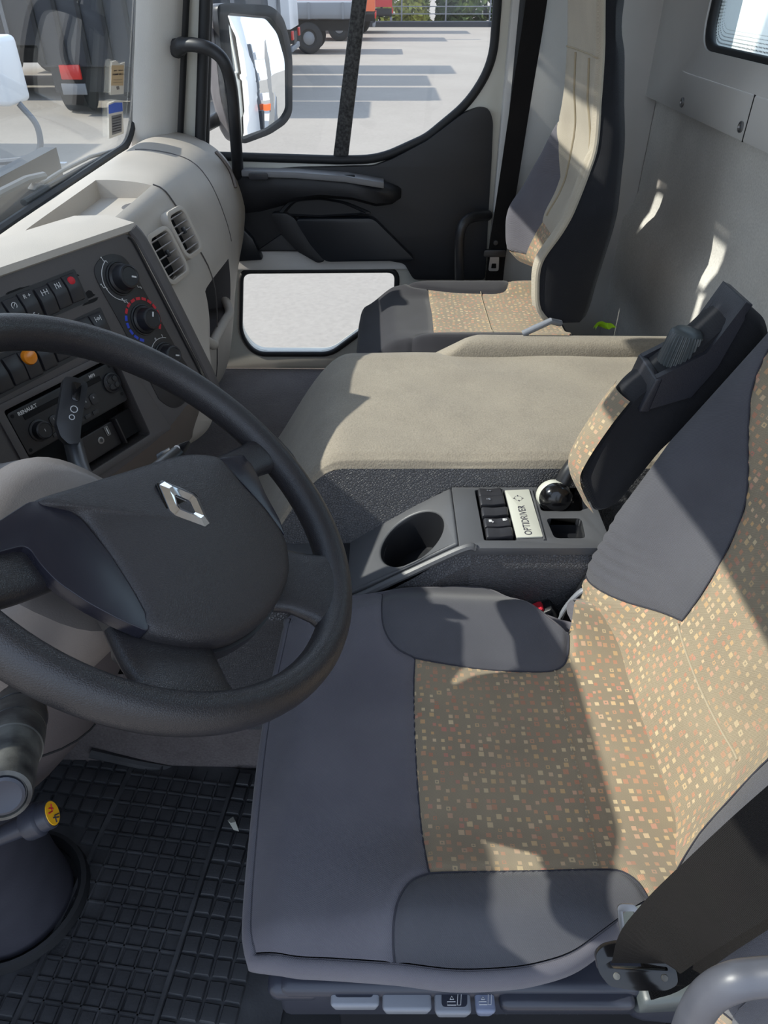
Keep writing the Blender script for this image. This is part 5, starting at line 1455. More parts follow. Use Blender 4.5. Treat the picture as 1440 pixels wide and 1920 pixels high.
for (u, v) in ((1154, 1827), (1245, 1832)):
    a, b = FT(u, v); add('rivet', G().lathe([(.003, 0), (.0026, .001), (.0001, .0012)], ftg.at(a, b, .003), 14), M['stalk_dusty'], dbel)
# buckle inboard of the driver seat
bk = thing('belt_buckle', 'black belt buckle with red release button between driver seat and console', 'buckle', tuple(W(1010, 1160, Y=.822)))
b0, b1_ = W(1000, 1135, Y=.826), W(1040, 1175, Y=.822)
bd = (b0 - b1_).normalized(); bd = V((-.55, .0, .84)).normalized()
fbk = Fr(W(1005, 1142, Y=.824), V((.84, 0, .55)), V((0, 1, 0)), bd)
add('buckle_body', G().loft([[fbk.p(x, y, h) for x, y in rrect(w_, d, .005, 4)] for w_, d, h in ((.030, .02, -.08), (.046, .024, -.06), (.052, .026, -.01), (.050, .025, -.002))]), M['black'], bk, bevel=.002)
add('release_button', G().loft([[fbk.p(x - .006, y, h) for x, y in rrect(w_, d, .004, 4)] for w_, d, h in ((.036, .02, -.004), (.036, .02, .003), (.033, .017, .005))]), M['redbtn'], bk)
# ================================================================== console beside the driver seat
ZC = .59
con = thing('centre_console', 'grey plastic console with cup holder and switches beside the driver seat', 'console', (.1, .9, .0))
yc0, yc1 = .826, .985
X1, X2 = .118, -.060; Z2 = .480
fl = Fr((0, 0, ZC), (1, 0, 0), (0, 1, 0), (0, 0, 1))
def CT(u, v):
    p = W(u, v, Z=ZC); return (p.x, p.y)
swq = round_poly([CT(890, 919), CT(944, 917), CT(969, 1013), CT(908, 1013)], .003, 3)
tray = round_poly([CT(1024, 972), CT(1090, 972), CT(1098, 1009), CT(1040, 1009)], .008, 4)
joyh = round_poly([CT(1008, 915), CT(1088, 915), CT(1093, 958), CT(1014, 958)], .008, 4)
add('top_plate', G().plate([(X1 - .004, yc0), (.345, yc0), (.345, yc1), (X1 - .004, yc1)], [swq, tray, joyh], fl, -.014, 0), M['console'], con, bevel=.004, seg=3)
sd_ = V((X2 - X1, 0, Z2 - ZC)); slen = sd_.length
fsl = Fr(V((X1, 0, ZC)), sd_, V((0, 1, 0)))
if fsl.z.z < 0: fsl.z = -fsl.z
def SLp(u, v):
    p = Wp(u, v, fsl.o, fsl.z) - fsl.o; return (p.dot(fsl.x), p.dot(fsl.y))
cpx = [(713, 1040), (720, 1015), (742, 990), (775, 968), (808, 960), (830, 965), (838, 985), (826, 1012), (800, 1037), (768, 1054), (738, 1058), (719, 1052)]
cpl = [SLp(u, v) for u, v in cpx]
cxm = sum(p[0] for p in cpl) / len(cpl); cym = sum(p[1] for p in cpl) / len(cpl)
rm = sum(math.hypot(p[0] - cxm, p[1] - cym) for p in cpl) / len(cpl)
circ = [(cxm + rm * math.cos(2 * math.pi * k / 48), cym + rm * math.sin(2 * math.pi * k / 48)) for k in range(48)]
add('slope_plate', G().plate([(.006, yc0 + .012), (slen, yc0 + .012), (slen, yc1), (.006, yc1)], [circ], fsl, -.012, .003), M['console'], con, bevel=.004, seg=3)
add('slope_rim', G().tube(catmull([V((X1 + .02, yc0 + .002, ZC - .002)), V((X1, yc0 + .002, ZC - .004)), V((lerp(X1, X2, .5), yc0 + .002, lerp(ZC, Z2, .5) - .004)), V((X2, yc0 + .002, Z2 - .003)), V((X2 - .05, yc0 + .002, Z2 - .004)), V((-.36, yc0 + .002, Z2 - .004))], 6), .0065, 8), M['console'], con)
add('cup_well', G().loft([[fsl.p(x, y, .001) for x, y in circ], [fsl.p(lerp(x, cxm, .03), lerp(y, cym, .03), -.004) for x, y in circ], [fsl.p(lerp(x, cxm, .08) + .03, lerp(y, cym, .08), -.065) for x, y in circ]], cap='end'), M['black'], con, sharp=50, label='black cup holder well')
add('front_plate', G().plate([(-.36, yc0), (X2 + .004, yc0), (X2 + .004, yc1), (-.36, yc1)], [], Fr((0, 0, Z2), (1, 0, 0), (0, 1, 0), (0, 0, 1)), -.012, .002), M['console'], con, bevel=.003)
q = [W(632, 1022, Z=Z2), W(670, 1020, Z=Z2), W(672, 1083, Z=Z2), W(640, 1085, Z=Z2)]
add('coin_dish', G().plate(round_poly([(p.x, p.y) for p in q], .004, 3), [], Fr((0, 0, Z2), (1, 0, 0), (0, 1, 0), (0, 0, 1)), .001, .0035), M['black'], con, bevel=.001)
# vinyl cheek below
pf = [(-.40, Z2 - .012), (X2, Z2 - .012), (X1, ZC - .012), (X1 + .03, ZC - .010), (.345, ZC - .010)]
pfs = catmull([V((a, 0, b)) for a, b in pf], 6)
g = G().loft([[V((p.x, lerp(.834, .822 if k == 1 else .845, min(1, k)), lerp(p.z, .12, [0, .06, .3, 1][k]))) for p in pfs] for k in range(4)], cap=False, loop=False)
add('vinyl_cheek', g, M['vinyl'], con)
add('end_wall', G().box((.340, .848, .33), (.012, .03, .48)), M['black'], con)
# switch bank
add('switch_well', G().loft([[fl.p(x, y, 0) for x, y in swq], [fl.p(x, y, -.014) for x, y in swq]], cap='end'), M['void'], con)
def csw(px, nm='rocker_switch', mark=None):
    a, b, c, d = [CT(u, v) for u, v in px]
    g = G(); rings = []
    for t, h in ((0, -.010), (0, .0025), (.06, .0045), (.45, .0028), (.55, .0028), (.94, .0045), (1, .0025), (1, -.010)):
        p = (lerp(d[0], c[0], t), lerp(d[1], c[1], t)); q = (lerp(a[0], b[0], t), lerp(a[1], b[1], t))
        rings.append((fl.p(p[0], p[1], h), fl.p(q[0], q[1], h)))
    g.loft([[r[0] for r in rings], [r[1] for r in rings]])
    return add(nm, g, M['switch'], con, bevel=.001)
def c6(x, y): return (880 + x / 6, 880 + y / 6)
for q in ([(95, 235), (355, 228), (385, 308), (108, 316)], [(108, 318), (385, 310), (405, 405), (125, 415)], [(130, 448), (425, 440), (440, 525), (145, 540)], [(155, 572), (450, 562), (470, 650), (175, 665)], [(178, 680), (480, 668), (495, 765), (195, 778)]):
    csw([c6(*p) for p in q])
def lockglyph(u, v, open_=False):
    x, y = CT(u, v); f = fl.at(x, y, .0046).rot(math.radians(-90)); g = G()
    g.plate(rrect(.0055, .0045, .0008, 2, 0, -.001), [], f, -.0003, .0004)
    arc = [f.p(.0018 * math.cos(a) + (.003 if open_ else 0), .0013 + .0022 * math.sin(a), .0002) for a in [math.pi * k / 6 for k in range(7)]]
    return g.tube(arc, .0005, 5)
add('print', lockglyph(*c6(240, 605), True), M['white'], con); add('print', lockglyph(*c6(395, 592)), M['white'], con)
for c_ in (c6(220, 262), c6(215, 360)):
    x, y = CT(*c_); g = G()
    for k in range(5): g.lathe([(.0012, 0), (.001, .0004)], fl.at(x + random.uniform(-.003, .003), y + random.uniform(-.002, .002), .0042), 6)
    add('print', g, M['seatgrey'], con)
pq = [CT(*c6(*p)) for p in ((398, 252), (668, 240), (826, 772), (530, 782))]
pl = add('name_plate', G().plate(round_poly(pq, .002, 3), [], fl, .0005, .0030), M['plate'], con, bevel=.0008, label='pale plate lettered OPTIDRIVER')
ctr = V((sum(p[0] for p in pq) / 4, sum(p[1] for p in pq) / 4, 0))
dirp = V((pq[1][0] + pq[0][0] - pq[2][0] - pq[3][0], pq[1][1] + pq[0][1] - pq[2][1] - pq[3][1], 0)).normalized()
ft_ = Fr(fl.p(ctr.x, ctr.y - .012, .0031), dirp, V((-dirp.y, dirp.x, 0)), (0, 0, 1))
text('print', 'OPTIDRIVER', ft_.at(-.008, 0, 0), .0165, M['ink'], pl, squash=.84, bold=.0001)
ftx = ft_.at(.050, .0015, 0); g = G()
for k in range(4):
    a = math.pi / 2 * k
    g.tube([ftx.p(.0065 * math.cos(b), .0065 * math.sin(b)) for b in [a + .35 + .28 * j for j in range(4)]], .0003, 5)
    g.tube([ftx.p(.0085 * math.cos(a), .0085 * math.sin(a)), ftx.p(.005 * math.cos(a), .005 * math.sin(a))], .0007, 5)
    g.tube([ftx.p(.0065 * math.cos(a) - .0015 * math.sin(a), .0065 * math.sin(a) + .0015 * math.cos(a)), ftx.p(.0065 * math.cos(a) + .0015 * math.sin(a), .0065 * math.sin(a) - .0015 * math.cos(a))], .0005, 5)
add('print', g, M['ink'], pl, recalc=False)
add('plate_ridge', G().tube([fl.p(*CT(*c6(700, 240)), .001), fl.p(*CT(*c6(845, 800)), .001)], .0018, 6), M['console'], con)
add('tray_well', G().loft([[fl.p(x, y, 0) for x, y in tray], [fl.p(x, y, -.03) for x, y in tray]], cap='end'), M['black'], con)
add('lever_well', G().loft([[fl.p(x, y, 0) for x, y in joyh], [fl.p(x, y, -.02) for x, y in joyh]], cap='end'), M['void'], con)
gl = thing('gear_lever', 'short black gear selector lever with round head on the console', 'lever', tuple(W(1045, 940, Z=ZC)))
gc = W(1042, 934, Z=ZC + .012)
fg = Fr(gc, V((1, 0, 0)), V((0, 0, 1)), V((.18, -.96, .22)))
add('lever_drum', G().lathe([(.0001, -.030), (.018, -.030), (.0235, -.024), (.025, -.016), (.0255, .0), (.0245, .008), (.020, .014), (.012, .018), (.0001, .019)], fg, 40), M['blackgloss'], gl, sharp=40)
add('drum_band', G().lathe([(.0256, -.017), (.0263, -.016), (.0265, -.004), (.0258, -.003)], fg, 40, cap=False), M['plate'], gl)
lv = [W(1052, 912, Y=.955), W(1064, 888, Y=.96), W(1078, 868, Y=.965)]
add('lever_arm', G().tube(catmull(lv, 4), .013, 14), M['stalk'], gl)
pb_ = thing('parking_brake', 'black parking brake stick with chrome collar behind the console', 'lever', tuple(W(1080, 880, Y=.975)))
add('stick', G().tube([W(1050, 915, Y=.975), W(1082, 862, Y=.975)], .0105, 14), M['lever'], pb_)
cc_ = W(1084, 858, Y=.975); dd = (W(1105, 822, Y=.975) - cc_).normalized()
fcb = Fr(cc_, dd.cross(V((0, 0, 1))), V((0, 0, 1)), dd)
add('chrome_collar', G().lathe([(.0001, -.004), (.0125, -.004), (.0155, 0), (.0155, .004), (.012, .007), (.011, .008), (.0115, .03), (.010, .034), (.0001, .034)], fcb, 28), M['steel'], pb_, sharp=40)
add('brake_grip', G().tube([cc_ + dd * .034, cc_ + dd * .06, cc_ + dd * .075], [.0095, .010, .006], 14), M['blackgloss'], pb_)

# ================================================================== floor mat
mt = thing('floor_mat', 'black rubber floor mat with square tread in the driver footwell', 'floor mat', (-.45, .55, 0))
ma = math.radians(-7.2)
fm = Fr((-.507, .827, .001), (math.cos(ma), math.sin(ma), 0), (-math.sin(ma), math.cos(ma), 0), (0, 0, 1))
mo = round_poly([(-.22, .035), (.40, .035), (.40, -.66), (-.22, -.66)], .02, 4)
ma_hole = [(V((-.635 + .115 * math.cos(a), .58 + .11 * math.sin(a), 0)) - fm.o) for a in [2 * math.pi * k / 30 for k in range(30)]]
hole = [(p.dot(fm.x), p.dot(fm.y)) for p in ma_hole]
add('mat_sheet', G().plate(mo, [hole], fm, 0, .005), M['mat'], mt)
add('mat_collar', G().tube([fm.p(x, y, .008) for x, y in hole], .009, 8, closed=True), M['mat'], mt)
def inview(p):
    d = p - CAM; c, s_ = math.cos(PITCH), math.sin(PITCH)
    dep = d.y * c - d.z * s_; u = CX + FPX * d.x / dep; v = CY - FPX * (d.y * s_ + d.z * c) / dep
    return -20 < u < 520 and 1390 < v < 1940
tb = G().loft([[V((a * s_, b * s_, h)) for a, b in ((-1, -1), (1, -1), (1, 1), (-1, 1))] for s_, h in ((.0132, 0), (.0128, .003), (.0112, .0052))])
tbm = mesh('tread_block', tb, M['mat'])
PITCHM = .0303
def free(x, y):
    p = fm.p(x, y); return math.hypot((p.x + .635) / .145, (p.y - .58) / .14) > 1
for i in range(7):
    for j in range(22):
        x = -.018 - i * PITCHM; y = .012 - j * PITCHM
        if free(x, y) and inview(fm.p(x, y)): copies(tbm, 'tread_block', mt, [fm.at(x, y, .005)])
for i in range(4):
    for j in range(22):
        x = .230 + i * PITCHM; y = .012 - j * PITCHM + random.uniform(-.001, .001)
        if inview(fm.p(x, y)): copies(tbm, 'tread_block', mt, [fm.at(x, y, .005).rot(random.uniform(-.05, .05))])
def bar(x0, y0, x1, y1, w_, h, nm='rib'):
    a, b = V((x0, y0, 0)), V((x1, y1, 0)); d = (b - a).normalized(); s_ = V((-d.y, d.x, 0))
    rings = []
    for p in (a, b):
        rings.append([fm.p(*(p + s_ * w_ / 2)[:2], .004), fm.p(*(p + s_ * w_ * .3)[:2], .005 + h), fm.p(*(p - s_ * w_ * .3)[:2], .005 + h), fm.p(*(p - s_ * w_ / 2)[:2], .004)])
    add(nm, G().loft(rings), M['mat'], mt)
bar(0, .03, 0, -.64, .011, .007, 'border_rib'); bar(.212, .03, .212, -.64, .011, .007, 'border_rib')
for i in range(1, 7): bar(i * PITCHM, .02, i * PITCHM, -.64, .0042, .0045)
for j in range(0, 22): bar(.004, -.004 - j * PITCHM, .208, -.004 - j * PITCHM, .0042, .0045)
cell = mesh('tread_cell', G().loft([[V((a * s_, b * s_, h)) for a, b in ((-1, -1), (1, -1), (1, 1), (-1, 1))] for s_, h in ((.0115, 0), (.0105, .0014))]), M['mat'])
for i in range(7):
    for j in range(22):
        x = (i + .5) * PITCHM; y = -.004 - (j + .5) * PITCHM
        if inview(fm.p(x, y)) and free(x, y): copies(cell, 'tread_cell', mt, [fm.at(x, y, .005)])
g = G().grid(lambda a, b: V((-.85 + 1.0 * a, .845 + .035 * b + .006 * math.sin(a * 9), .0 + .24 * b)), 40, 12)
add('carpet_apron', g, M['footcarpet'], tun)
g = G().tube(catmull([W(170, 1412, Y=.846), W(260, 1432, Y=.842), W(370, 1452, Y=.838), W(480, 1486, Y=.832), W(560, 1500, Y=.83)], 6), .010, 8)
add('mat_lip', g, M['mat'], mt)
sc = W(438, 1548, Z=.012)
add('paper_scrap', G().add([sc + V((-.012, .008, .004)), sc + V((-.004, .018, .0)), sc + V((.004, .004, .006)), sc + V((.012, -.012, .001)), sc + V((.002, -.010, .003)), sc + V((-.004, .0, .009))], [(0, 1, 2, 5), (5, 2, 3, 4), (0, 5, 4)]), M['plate'], label='small crumpled pale scrap of paper on the rubber mat', cat='scrap')

# ================================================================== small fittings
gh = thing('grab_handle', 'black bent grab handle between windscreen pillar and passenger door', 'grab handle', tuple(W(446, 330, Y=1.98)))
hp = [W(332, 92, Y=1.985), W(345, 84, Y=1.95), W(375, 86, Y=1.93), W(402, 97, Y=1.93), W(422, 120, Y=1.93), W(434, 165, Y=1.94), W(440, 230, Y=1.95), W(444, 290, Y=1.985), W(447, 335, Y=2.032)]
add('grip', G().tube(catmull(hp, 8), [.017] * 8 + [.0145] * 57, 16), M['black'], gh)
add('bracket', G().lathe([(.0001, 0), (.02, 0), (.02, .012), (.017, .015), (.0001, .015)], Fr(W(334, 90, Y=1.992), (1, 0, 0), (0, 0, 1), (0, -1, 0)), 20), M['black'], gh)
# stickers on the windscreen
def sticker(label, px, bands):
    t = thing('windscreen_sticker', label, 'sticker', tuple(Wp(*px[2], fs.o, fs.z)))
    add('paper', G().plate([WS(*p) for p in px], [], fs, .0005, .0012), M['sticker'], t)
    for nm, q, m in bands: add(nm, G().plate([WS(*p) for p in q], [], fs, .0012, .0015), m, t)
    return t
sticker('torn tan sticker high on the windscreen', [(209, 116), (216, 113), (224, 120), (233, 116), (231, 176), (206, 178)], [('tan_print', [(208, 122), (231, 122), (230, 160), (207, 160)], M['tan']), ('print', [(210, 138), (221, 137), (221, 140.5), (210, 141)], M['ink']), ('print', [(222, 137), (230, 136), (230, 140), (222, 140.5)], M['ink']), ('print', [(212, 131), (218, 130.5), (218, 133), (212, 133.5)], M['ink']), ('print', [(221, 130.5), (229, 130), (229, 132.5), (221, 133)], M['ink']), ('print', [(217, 162), (222, 161), (223, 167), (218, 168)], M['dash_low']), ('print', [(212, 149), (228, 148), (228, 149), (212, 150)], M['dash_low']), ('print', [(211, 154), (229, 153), (229, 154), (211, 155)], M['dash_low'])])
sticker('white and blue sticker lower on the windscreen', [(203, 194), (214, 189), (229, 189), (231, 250), (204, 260)], [('blue_print', [(202.5, 197), (214, 192), (228, 192), (229, 208), (203, 213)], M['stickblue']), ('print', [(208, 217), (227, 213), (227, 247), (209, 253)], M['doorgrey'])] + [('print', [(209.5, 221 + 5 * k), (225.5, 217 + 5 * k), (225.5, 219 + 5 * k), (209.5, 223.2 + 5 * k)], M['ink']) for k in range(6)])
# wiper resting on the outside of the glass
wp = thing('windscreen_wiper', 'grey windscreen wiper resting along the foot of the glass', 'wiper', tuple(Wp(100, 345, fs.o, fs.z)))
def OUT(u, v, h): 
    a, b = WS(u, v); return fs.p(a, b, -h)
add('wiper_arm', G().tube([OUT(-40, 430, .05), OUT(20, 388, .04), OUT(80, 346, .03), OUT(108, 336, .025)], .007, 8), M['doorgrey'], wp)
add('wiper_hinge', G().hull8([OUT(82, 362, .03), OUT(98, 372, .03), OUT(90, 350, .03), OUT(118, 352, .03), OUT(82, 362, .016), OUT(98, 372, .016), OUT(90, 350, .016), OUT(118, 352, .016)]), M['doorgrey'], wp, bevel=.003)
add('wiper_blade', G().tube([OUT(60, 384, .014), OUT(110, 350, .012), OUT(170, 316, .012), OUT(235, 283, .012)], .006, 8), M['rubber'], wp)
add('wiper_frame', G().tube([OUT(90, 360, .024), OUT(140, 328, .026), OUT(190, 300, .024), OUT(232, 284, .016)], .004, 8), M['doorgrey'], wp)
# unseen driver visor, added to shade the upper backrest
sv_ = thing('added_sun_visor', 'pale unseen sun visor added to shade the driver backrest', 'sun visor', (-.42, .55, 1.36))
add('visor_board', G().hull8([V((-.435, .22, 1.40)), V((-.42, .22, 1.40)), V((-.435, .918, 1.40)), V((-.42, .918, 1.40)), V((-.40, .22, 1.74)), V((-.385, .22, 1.74)), V((-.40, .918, 1.74)), V((-.385, .918, 1.74))]), M['roof'], sv_, bevel=.006)
add('visor_rod', G().tube([V((-.385, .18, 1.75)), V((-.385, .915, 1.75)), V((-.39, .918, 1.77))], .005, 8), M['steel'], sv_)
# grey grab rail at the doorway foot
gr = thing('door_grab_rail', 'smooth grey curved grab rail at the doorway beside the belt', 'grab rail', tuple(W(1290, 1960, Y=.19)))
rp_ = [W(1262, 2040, Y=.20), W(1278, 1975, Y=.195), W(1298, 1915, Y=.19), W(1328, 1868, Y=.19), W(1372, 1842, Y=.19), W(1430, 1832, Y=.19), W(1560, 1826, Y=.185)]
add('rail', G().tube(catmull(rp_, 8), .0118, 18), M['grab'], gr)
# scrap of hi-vis cloth behind the engine cover
hv = G()
c0_ = W(1135, 612, Y=1.50)
hv.grid(lambda a, b: c0_ + V((-.02 + .045 * a, .008 * math.sin(9 * a) + .02 * b, .005 * math.sin(7 * a + 5 * b) + .008 * math.sin(math.pi * a) - .008)), 14, 6)
add('high_visibility_vest', hv, M['hivis'], label='crumpled yellow green cloth tucked behind the engine cover', cat='cloth', recalc=False)

sv2 = thing('added_sun_visor', 'pale unseen sun visor added to shade the passenger backrest', 'sun visor', (-.42, 1.7, 1.40))  # unseen passenger visor, added to shade a band across the backrest
add('visor_board', G().hull8([V((-.425, 1.47, 1.42)), V((-.41, 1.47, 1.42)), V((-.425, 1.97, 1.42)), V((-.41, 1.97, 1.42)), V((-.40, 1.47, 1.61)), V((-.385, 1.47, 1.61)), V((-.40, 1.97, 1.61)), V((-.385, 1.97, 1.61))]), M['roof'], sv2, bevel=.006)
add('visor_rod', G().tube([V((-.392, 1.46, 1.62)), V((-.392, 1.94, 1.62)), V((-.40, 1.95, 1.77))], .005, 8), M['steel'], sv2)
oc = thing('added_overhead_shelf', 'pale unseen overhead shelf added to block sun above the middle of the windscreen', 'shelf', (-.38, 1.2, 1.45))  # unseen shelf, made up to keep sun off the rear wall
add('shade_shelf_box', G().hull8([V((-.43, .925, 1.42)), V((-.25, .925, 1.46)), V((-.43, 1.445, 1.42)), V((-.25, 1.445, 1.46)), V((-.40, .925, 1.76)), V((-.2, .925, 1.80)), V((-.40, 1.445, 1.76)), V((-.2, 1.445, 1.80))]), M['roof'], oc, bevel=.02)
add('shelf_opening', G().box((-.226, 1.2, 1.63), (.012, .40, .18)), M['void'], oc, bevel=.004)
# ================================================================== outside: mirror, own truck, yard
GZ = -1.15
def ext_mat(name, a, b, sc, bump=.2, rough=.9):
    return carpet(name, a, b, sc, bump, blotch=.35, rough=rough, sheen=0, dist=.01)
M['yard'] = ext_mat('pale concrete yard', srgb(154, 147, 138), srgb(142, 135, 127), 24, .3)
M['tw'] = simple('white truck paint', srgb(225, 226, 228), .3)
M['tgrey'] = simple('grey truck panel', srgb(120, 122, 126), .5)
M['tdark'] = simple('dark truck panel', srgb(46, 50, 58), .5)
M['tblack'] = simple('black chassis', srgb(28, 28, 30), .7)
M['tred'] = simple('red truck paint', srgb(190, 40, 45), .4)
M['torange'] = simple('orange truck paint', srgb(220, 100, 50), .4)
M['ttan'] = simple('tan tarpaulin', srgb(168, 146, 138), .7)
M['tlamp'] = simple('tail lamp', srgb(200, 40, 30), .3)
M['tglass'] = simple('truck window', srgb(40, 50, 58), .1)
M['leaf'] = plastic('hedge leaves', srgb(92, 108, 44), .7, 20, 0, col2=srgb(44, 62, 30), blotch=1.2)
M['leafy'] = plastic('yellow hedge leaves', srgb(168, 166, 70), .7, 20, 0, col2=srgb(96, 110, 50), blotch=1.2)
yard = G().box((0, 40, GZ - .05), (300, 200, .1))
yo = add('ground', yard, M['yard'], label='pale sunlit concrete yard outside the cab', kind='structure')

# mirror -----------------------------------------------------------------------------
mo_ = W(482, 140, Y=2.36); nM = V((1.145, -1.10, .075)).normalized()
mr = thing('side_mirror', 'grey framed door mirror outside the passenger window', 'mirror', tuple(mo_))
fM = Fr(mo_, V((0, 0, 1)).cross(nM), V((0, 0, 1)), nM)
def MM(u, v):
    p = Wp(u, v, mo_, fM.z) - mo_; return (p.dot(fM.x), p.dot(fM.y))
gl_px = [(424, 24), (506, 32), (526, 60), (537, 110), (538, 205), (528, 222), (500, 242), (452, 262), (446, 240), (436, 140)]
ho_px = [(404, 10), (420, 5), (505, 10), (528, 30), (540, 70), (546, 110), (546, 212), (534, 232), (504, 252), (455, 270), (440, 262), (420, 180)]
gp = round_poly([MM(*p) for p in gl_px], .012, 4); hp2 = round_poly([MM(*p) for p in ho_px], .02, 5)
gc_ = (sum(p[0] for p in gp) / len(gp), sum(p[1] for p in gp) / len(gp))
def mring(f):
    out = []
    for x, y in gp:
        a_, b_ = (x - gc_[0]) * f, (y - gc_[1]) * f
        out.append(fM.p(gc_[0] + a_, gc_[1] + b_, .004 - (a_ * a_ + b_ * b_) / 2.4))
    return out
add('mirror_glass', G().loft([mring(f) for f in (1, .92, .84, .75, .66, .57, .48, .39, .3, .2, .1, .02)], cap='end'), M['mirror'], mr, sharp=80, label='convex mirror glass')
add('mirror_bezel', G().plate(hp2, [gp], fM, -.02, .006), M['black'], mr, bevel=.004)
hc = (sum(p[0] for p in hp2) / len(hp2), sum(p[1] for p in hp2) / len(hp2))
add('housing', G().loft([[fM.p(x, y, -.015) for x, y in hp2], [fM.p(x, y, -.05) for x, y in hp2], [fM.p(lerp(x, hc[0], .12), lerp(y, hc[1], .08), -.085) for x, y in hp2], [fM.p(lerp(x, hc[0], .4), lerp(y, hc[1], .25), -.11) for x, y in hp2]]), M['mirrorshell'], mr, sharp=50)
add('mirror_arm', G().tube([mo_ + V((-.10, .02, .10)), mo_ + V((-.14, -.10, .12)), V((-.46, 2.13, mo_.z + .12))], .018, 12), M['black'], mr)
add('mirror_arm', G().tube([mo_ + V((-.10, .02, -.10)), mo_ + V((-.16, -.10, -.12)), V((-.50, 2.13, mo_.z - .16))], .018, 12), M['black'], mr)
# the truck's own outer skin and load bed behind the cab
ot = thing('cab_exterior', 'white outer skin of the truck cab below and behind the door', 'truck cab', (.3, 2.15, GZ))
add('side_skin', G().plate([(.29, -.4), (.80, -.4), (.80, 1.95), (.46, 1.95), (.30, .9)], [], Fr((0, 2.12, 0), (1, 0, 0), (0, 0, 1), (0, -1, 0)), -.05, .0), M['tw'], ot, bevel=.01)
add('door_skin', G().plate([(-.55, -.3), (.28, -.3), (.28, .26), (-.55, .26)], [], Fr((0, 2.13, 0), (1, 0, 0), (0, 0, 1), (0, -1, 0)), -.05, 0), M['tw'], ot, bevel=.01)
add('back_skin', G().plate([(-2.12, -.4), (0, -.4), (0, 1.95), (-2.12, 1.95)], [[(-1.86, 1.1), (-.5, 1.1), (-.5, 1.6), (-1.86, 1.6)]], Fr((.76, 0, 0), (0, -1, 0), (0, 0, 1), (-1, 0, 0)), 0, .04), M['tw'], ot)
add('roof_skin', G().box((.2, 1.06, 1.92), (1.2, 2.12, .06)), M['tw'], ot, bevel=.02)
lb_ = thing('load_bed', 'grey load bed with slatted headboard behind the cab', 'load bed', (3.5, 1.06, GZ + .9))
add('bed_floor', G().box((3.9, 1.06, -.12), (5.8, 2.5, .14)), M['tgrey'], lb_)
for k in range(5): add('side_plank', G().box((3.9, 2.30, .02 + k * .12), (5.8, .03, .10)), M['tgrey'], lb_)
for z in (.05, .25, .45, .65, .85, 1.05, 1.25): add('headboard_slat', G().box((1.30, 2.20, z), (.04, .22, .07)), M['tw'], lb_)
add('headboard_plate', G().box((1.02, 1.06, .35), (.04, 2.3, .8)), M['tdark'], lb_)
for x_, y in ((1.02, -.12), (1.30, 2.10), (1.30, 2.30)): add('headboard_post', G().box((x_, y, .62), (.07, .06, 1.5)), M['tgrey'], lb_)
add('marker_lamp', G().box((1.27, 2.20, .75), (.05, .16, .06)), M['torange'], lb_)

# trucks parked in the yard ---------------------------------------------------------------
def wheel(parent, x, y, r=.5, w_=.3):
    f = Fr(V((x, y, GZ + r)), (1, 0, 0), (0, 0, 1), (0, -1, 0))
    o = add('wheel', G().lathe([(.0001, -w_ / 2), (r * .85, -w_ / 2), (r, -w_ * .35), (r, w_ * .35), (r * .85, w_ / 2), (r * .6, w_ / 2), (r * .5, w_ * .3), (.0001, w_ * .3)], f, 24), M['tblack'], parent)
    add('hub', G().lathe([(r * .45, w_ * .28), (r * .2, w_ * .5), (.0001, w_ * .5)], f, 16), M['tgrey'], o)
def truck(label, x, y, length, body, cab, bh=2.9, bz=.0, ribs=0, group=None, crane=False, flat=False):
    """rear end at x, parked nose towards -X"""
    t = thing('parked_truck', label, 'truck', (x - length / 2, y, GZ))
    z0 = GZ + 1.1
    add('chassis', G().box((x - length / 2, y, GZ + .85), (length, .9, .3)), M['tblack'], t)
    if not flat: add('cargo_body', G().box((x - (length - 2.2) / 2, y, z0 + bh / 2), (length - 2.2, 2.45, bh)), body, t, bevel=.03)
    else: add('cargo_bed', G().box((x - (length - 2.2) / 2, y, z0 + .25), (length - 2.2, 2.45, .5)), body, t, bevel=.03)
    for k in range(ribs):
        xx = x - .3 - k * (length - 2.8) / max(1, ribs - 1)
        add('body_rib', G().box((xx, y - 1.24, z0 + (bh if not flat else .5) / 2), (.09, .06, bh if not flat else .5)), M['tgrey'], t)
    add('cab', G().hull8([V((x - length, y - 1.2, GZ + .5)), V((x - length + 1.9, y - 1.2, GZ + .5)), V((x - length, y + 1.2, GZ + .5)), V((x - length + 1.9, y + 1.2, GZ + .5)), V((x - length + .25, y - 1.15, GZ + 3.0)), V((x - length + 1.9, y - 1.15, GZ + 3.0)), V((x - length + .25, y + 1.15, GZ + 3.0)), V((x - length + 1.9, y + 1.15, GZ + 3.0))]), cab, t, bevel=.08, seg=3)
    add('cab_window', G().box((x - length + 1.1, y - 1.19, GZ + 2.2), (.9, .04, .8)), M['tglass'], t, bevel=.02)
    for xx in (x - 1.6, x - 2.9 if length > 8 else x - 1.6, x - length + 1.2):
        for yy in (y - 1.0, y + 1.0): wheel(t, xx, yy)
    for yy in (y - 1.0, y + 1.0): add('tail_lamp', G().box((x + .02, yy, GZ + .95), (.06, .32, .22)), M['tlamp'], t, bevel=.01)
    add('bumper', G().box((x - .05, y, GZ + .6), (.12, 2.3, .14)), M['tgrey'], t, bevel=.02)
    if crane:
        add('crane_arm', G().tube([V((x - 3, y, z0 + .5)), V((x - 2.4, y, z0 + 2.2)), V((x - .4, y, z0 + 3.2))], .14, 8), M['torange'], t)
    return t
truck('dark ribbed tipper truck parked in the yard ahead, closest to the cab', -3.1, 20.9, 9.5, M['tdark'], M['tdark'], 2.6, ribs=10)
truck('dark blue grey box truck parked behind the ribbed tipper', -3.3, 23.7, 9.0, M['tdark'], M['tred'], 2.7)
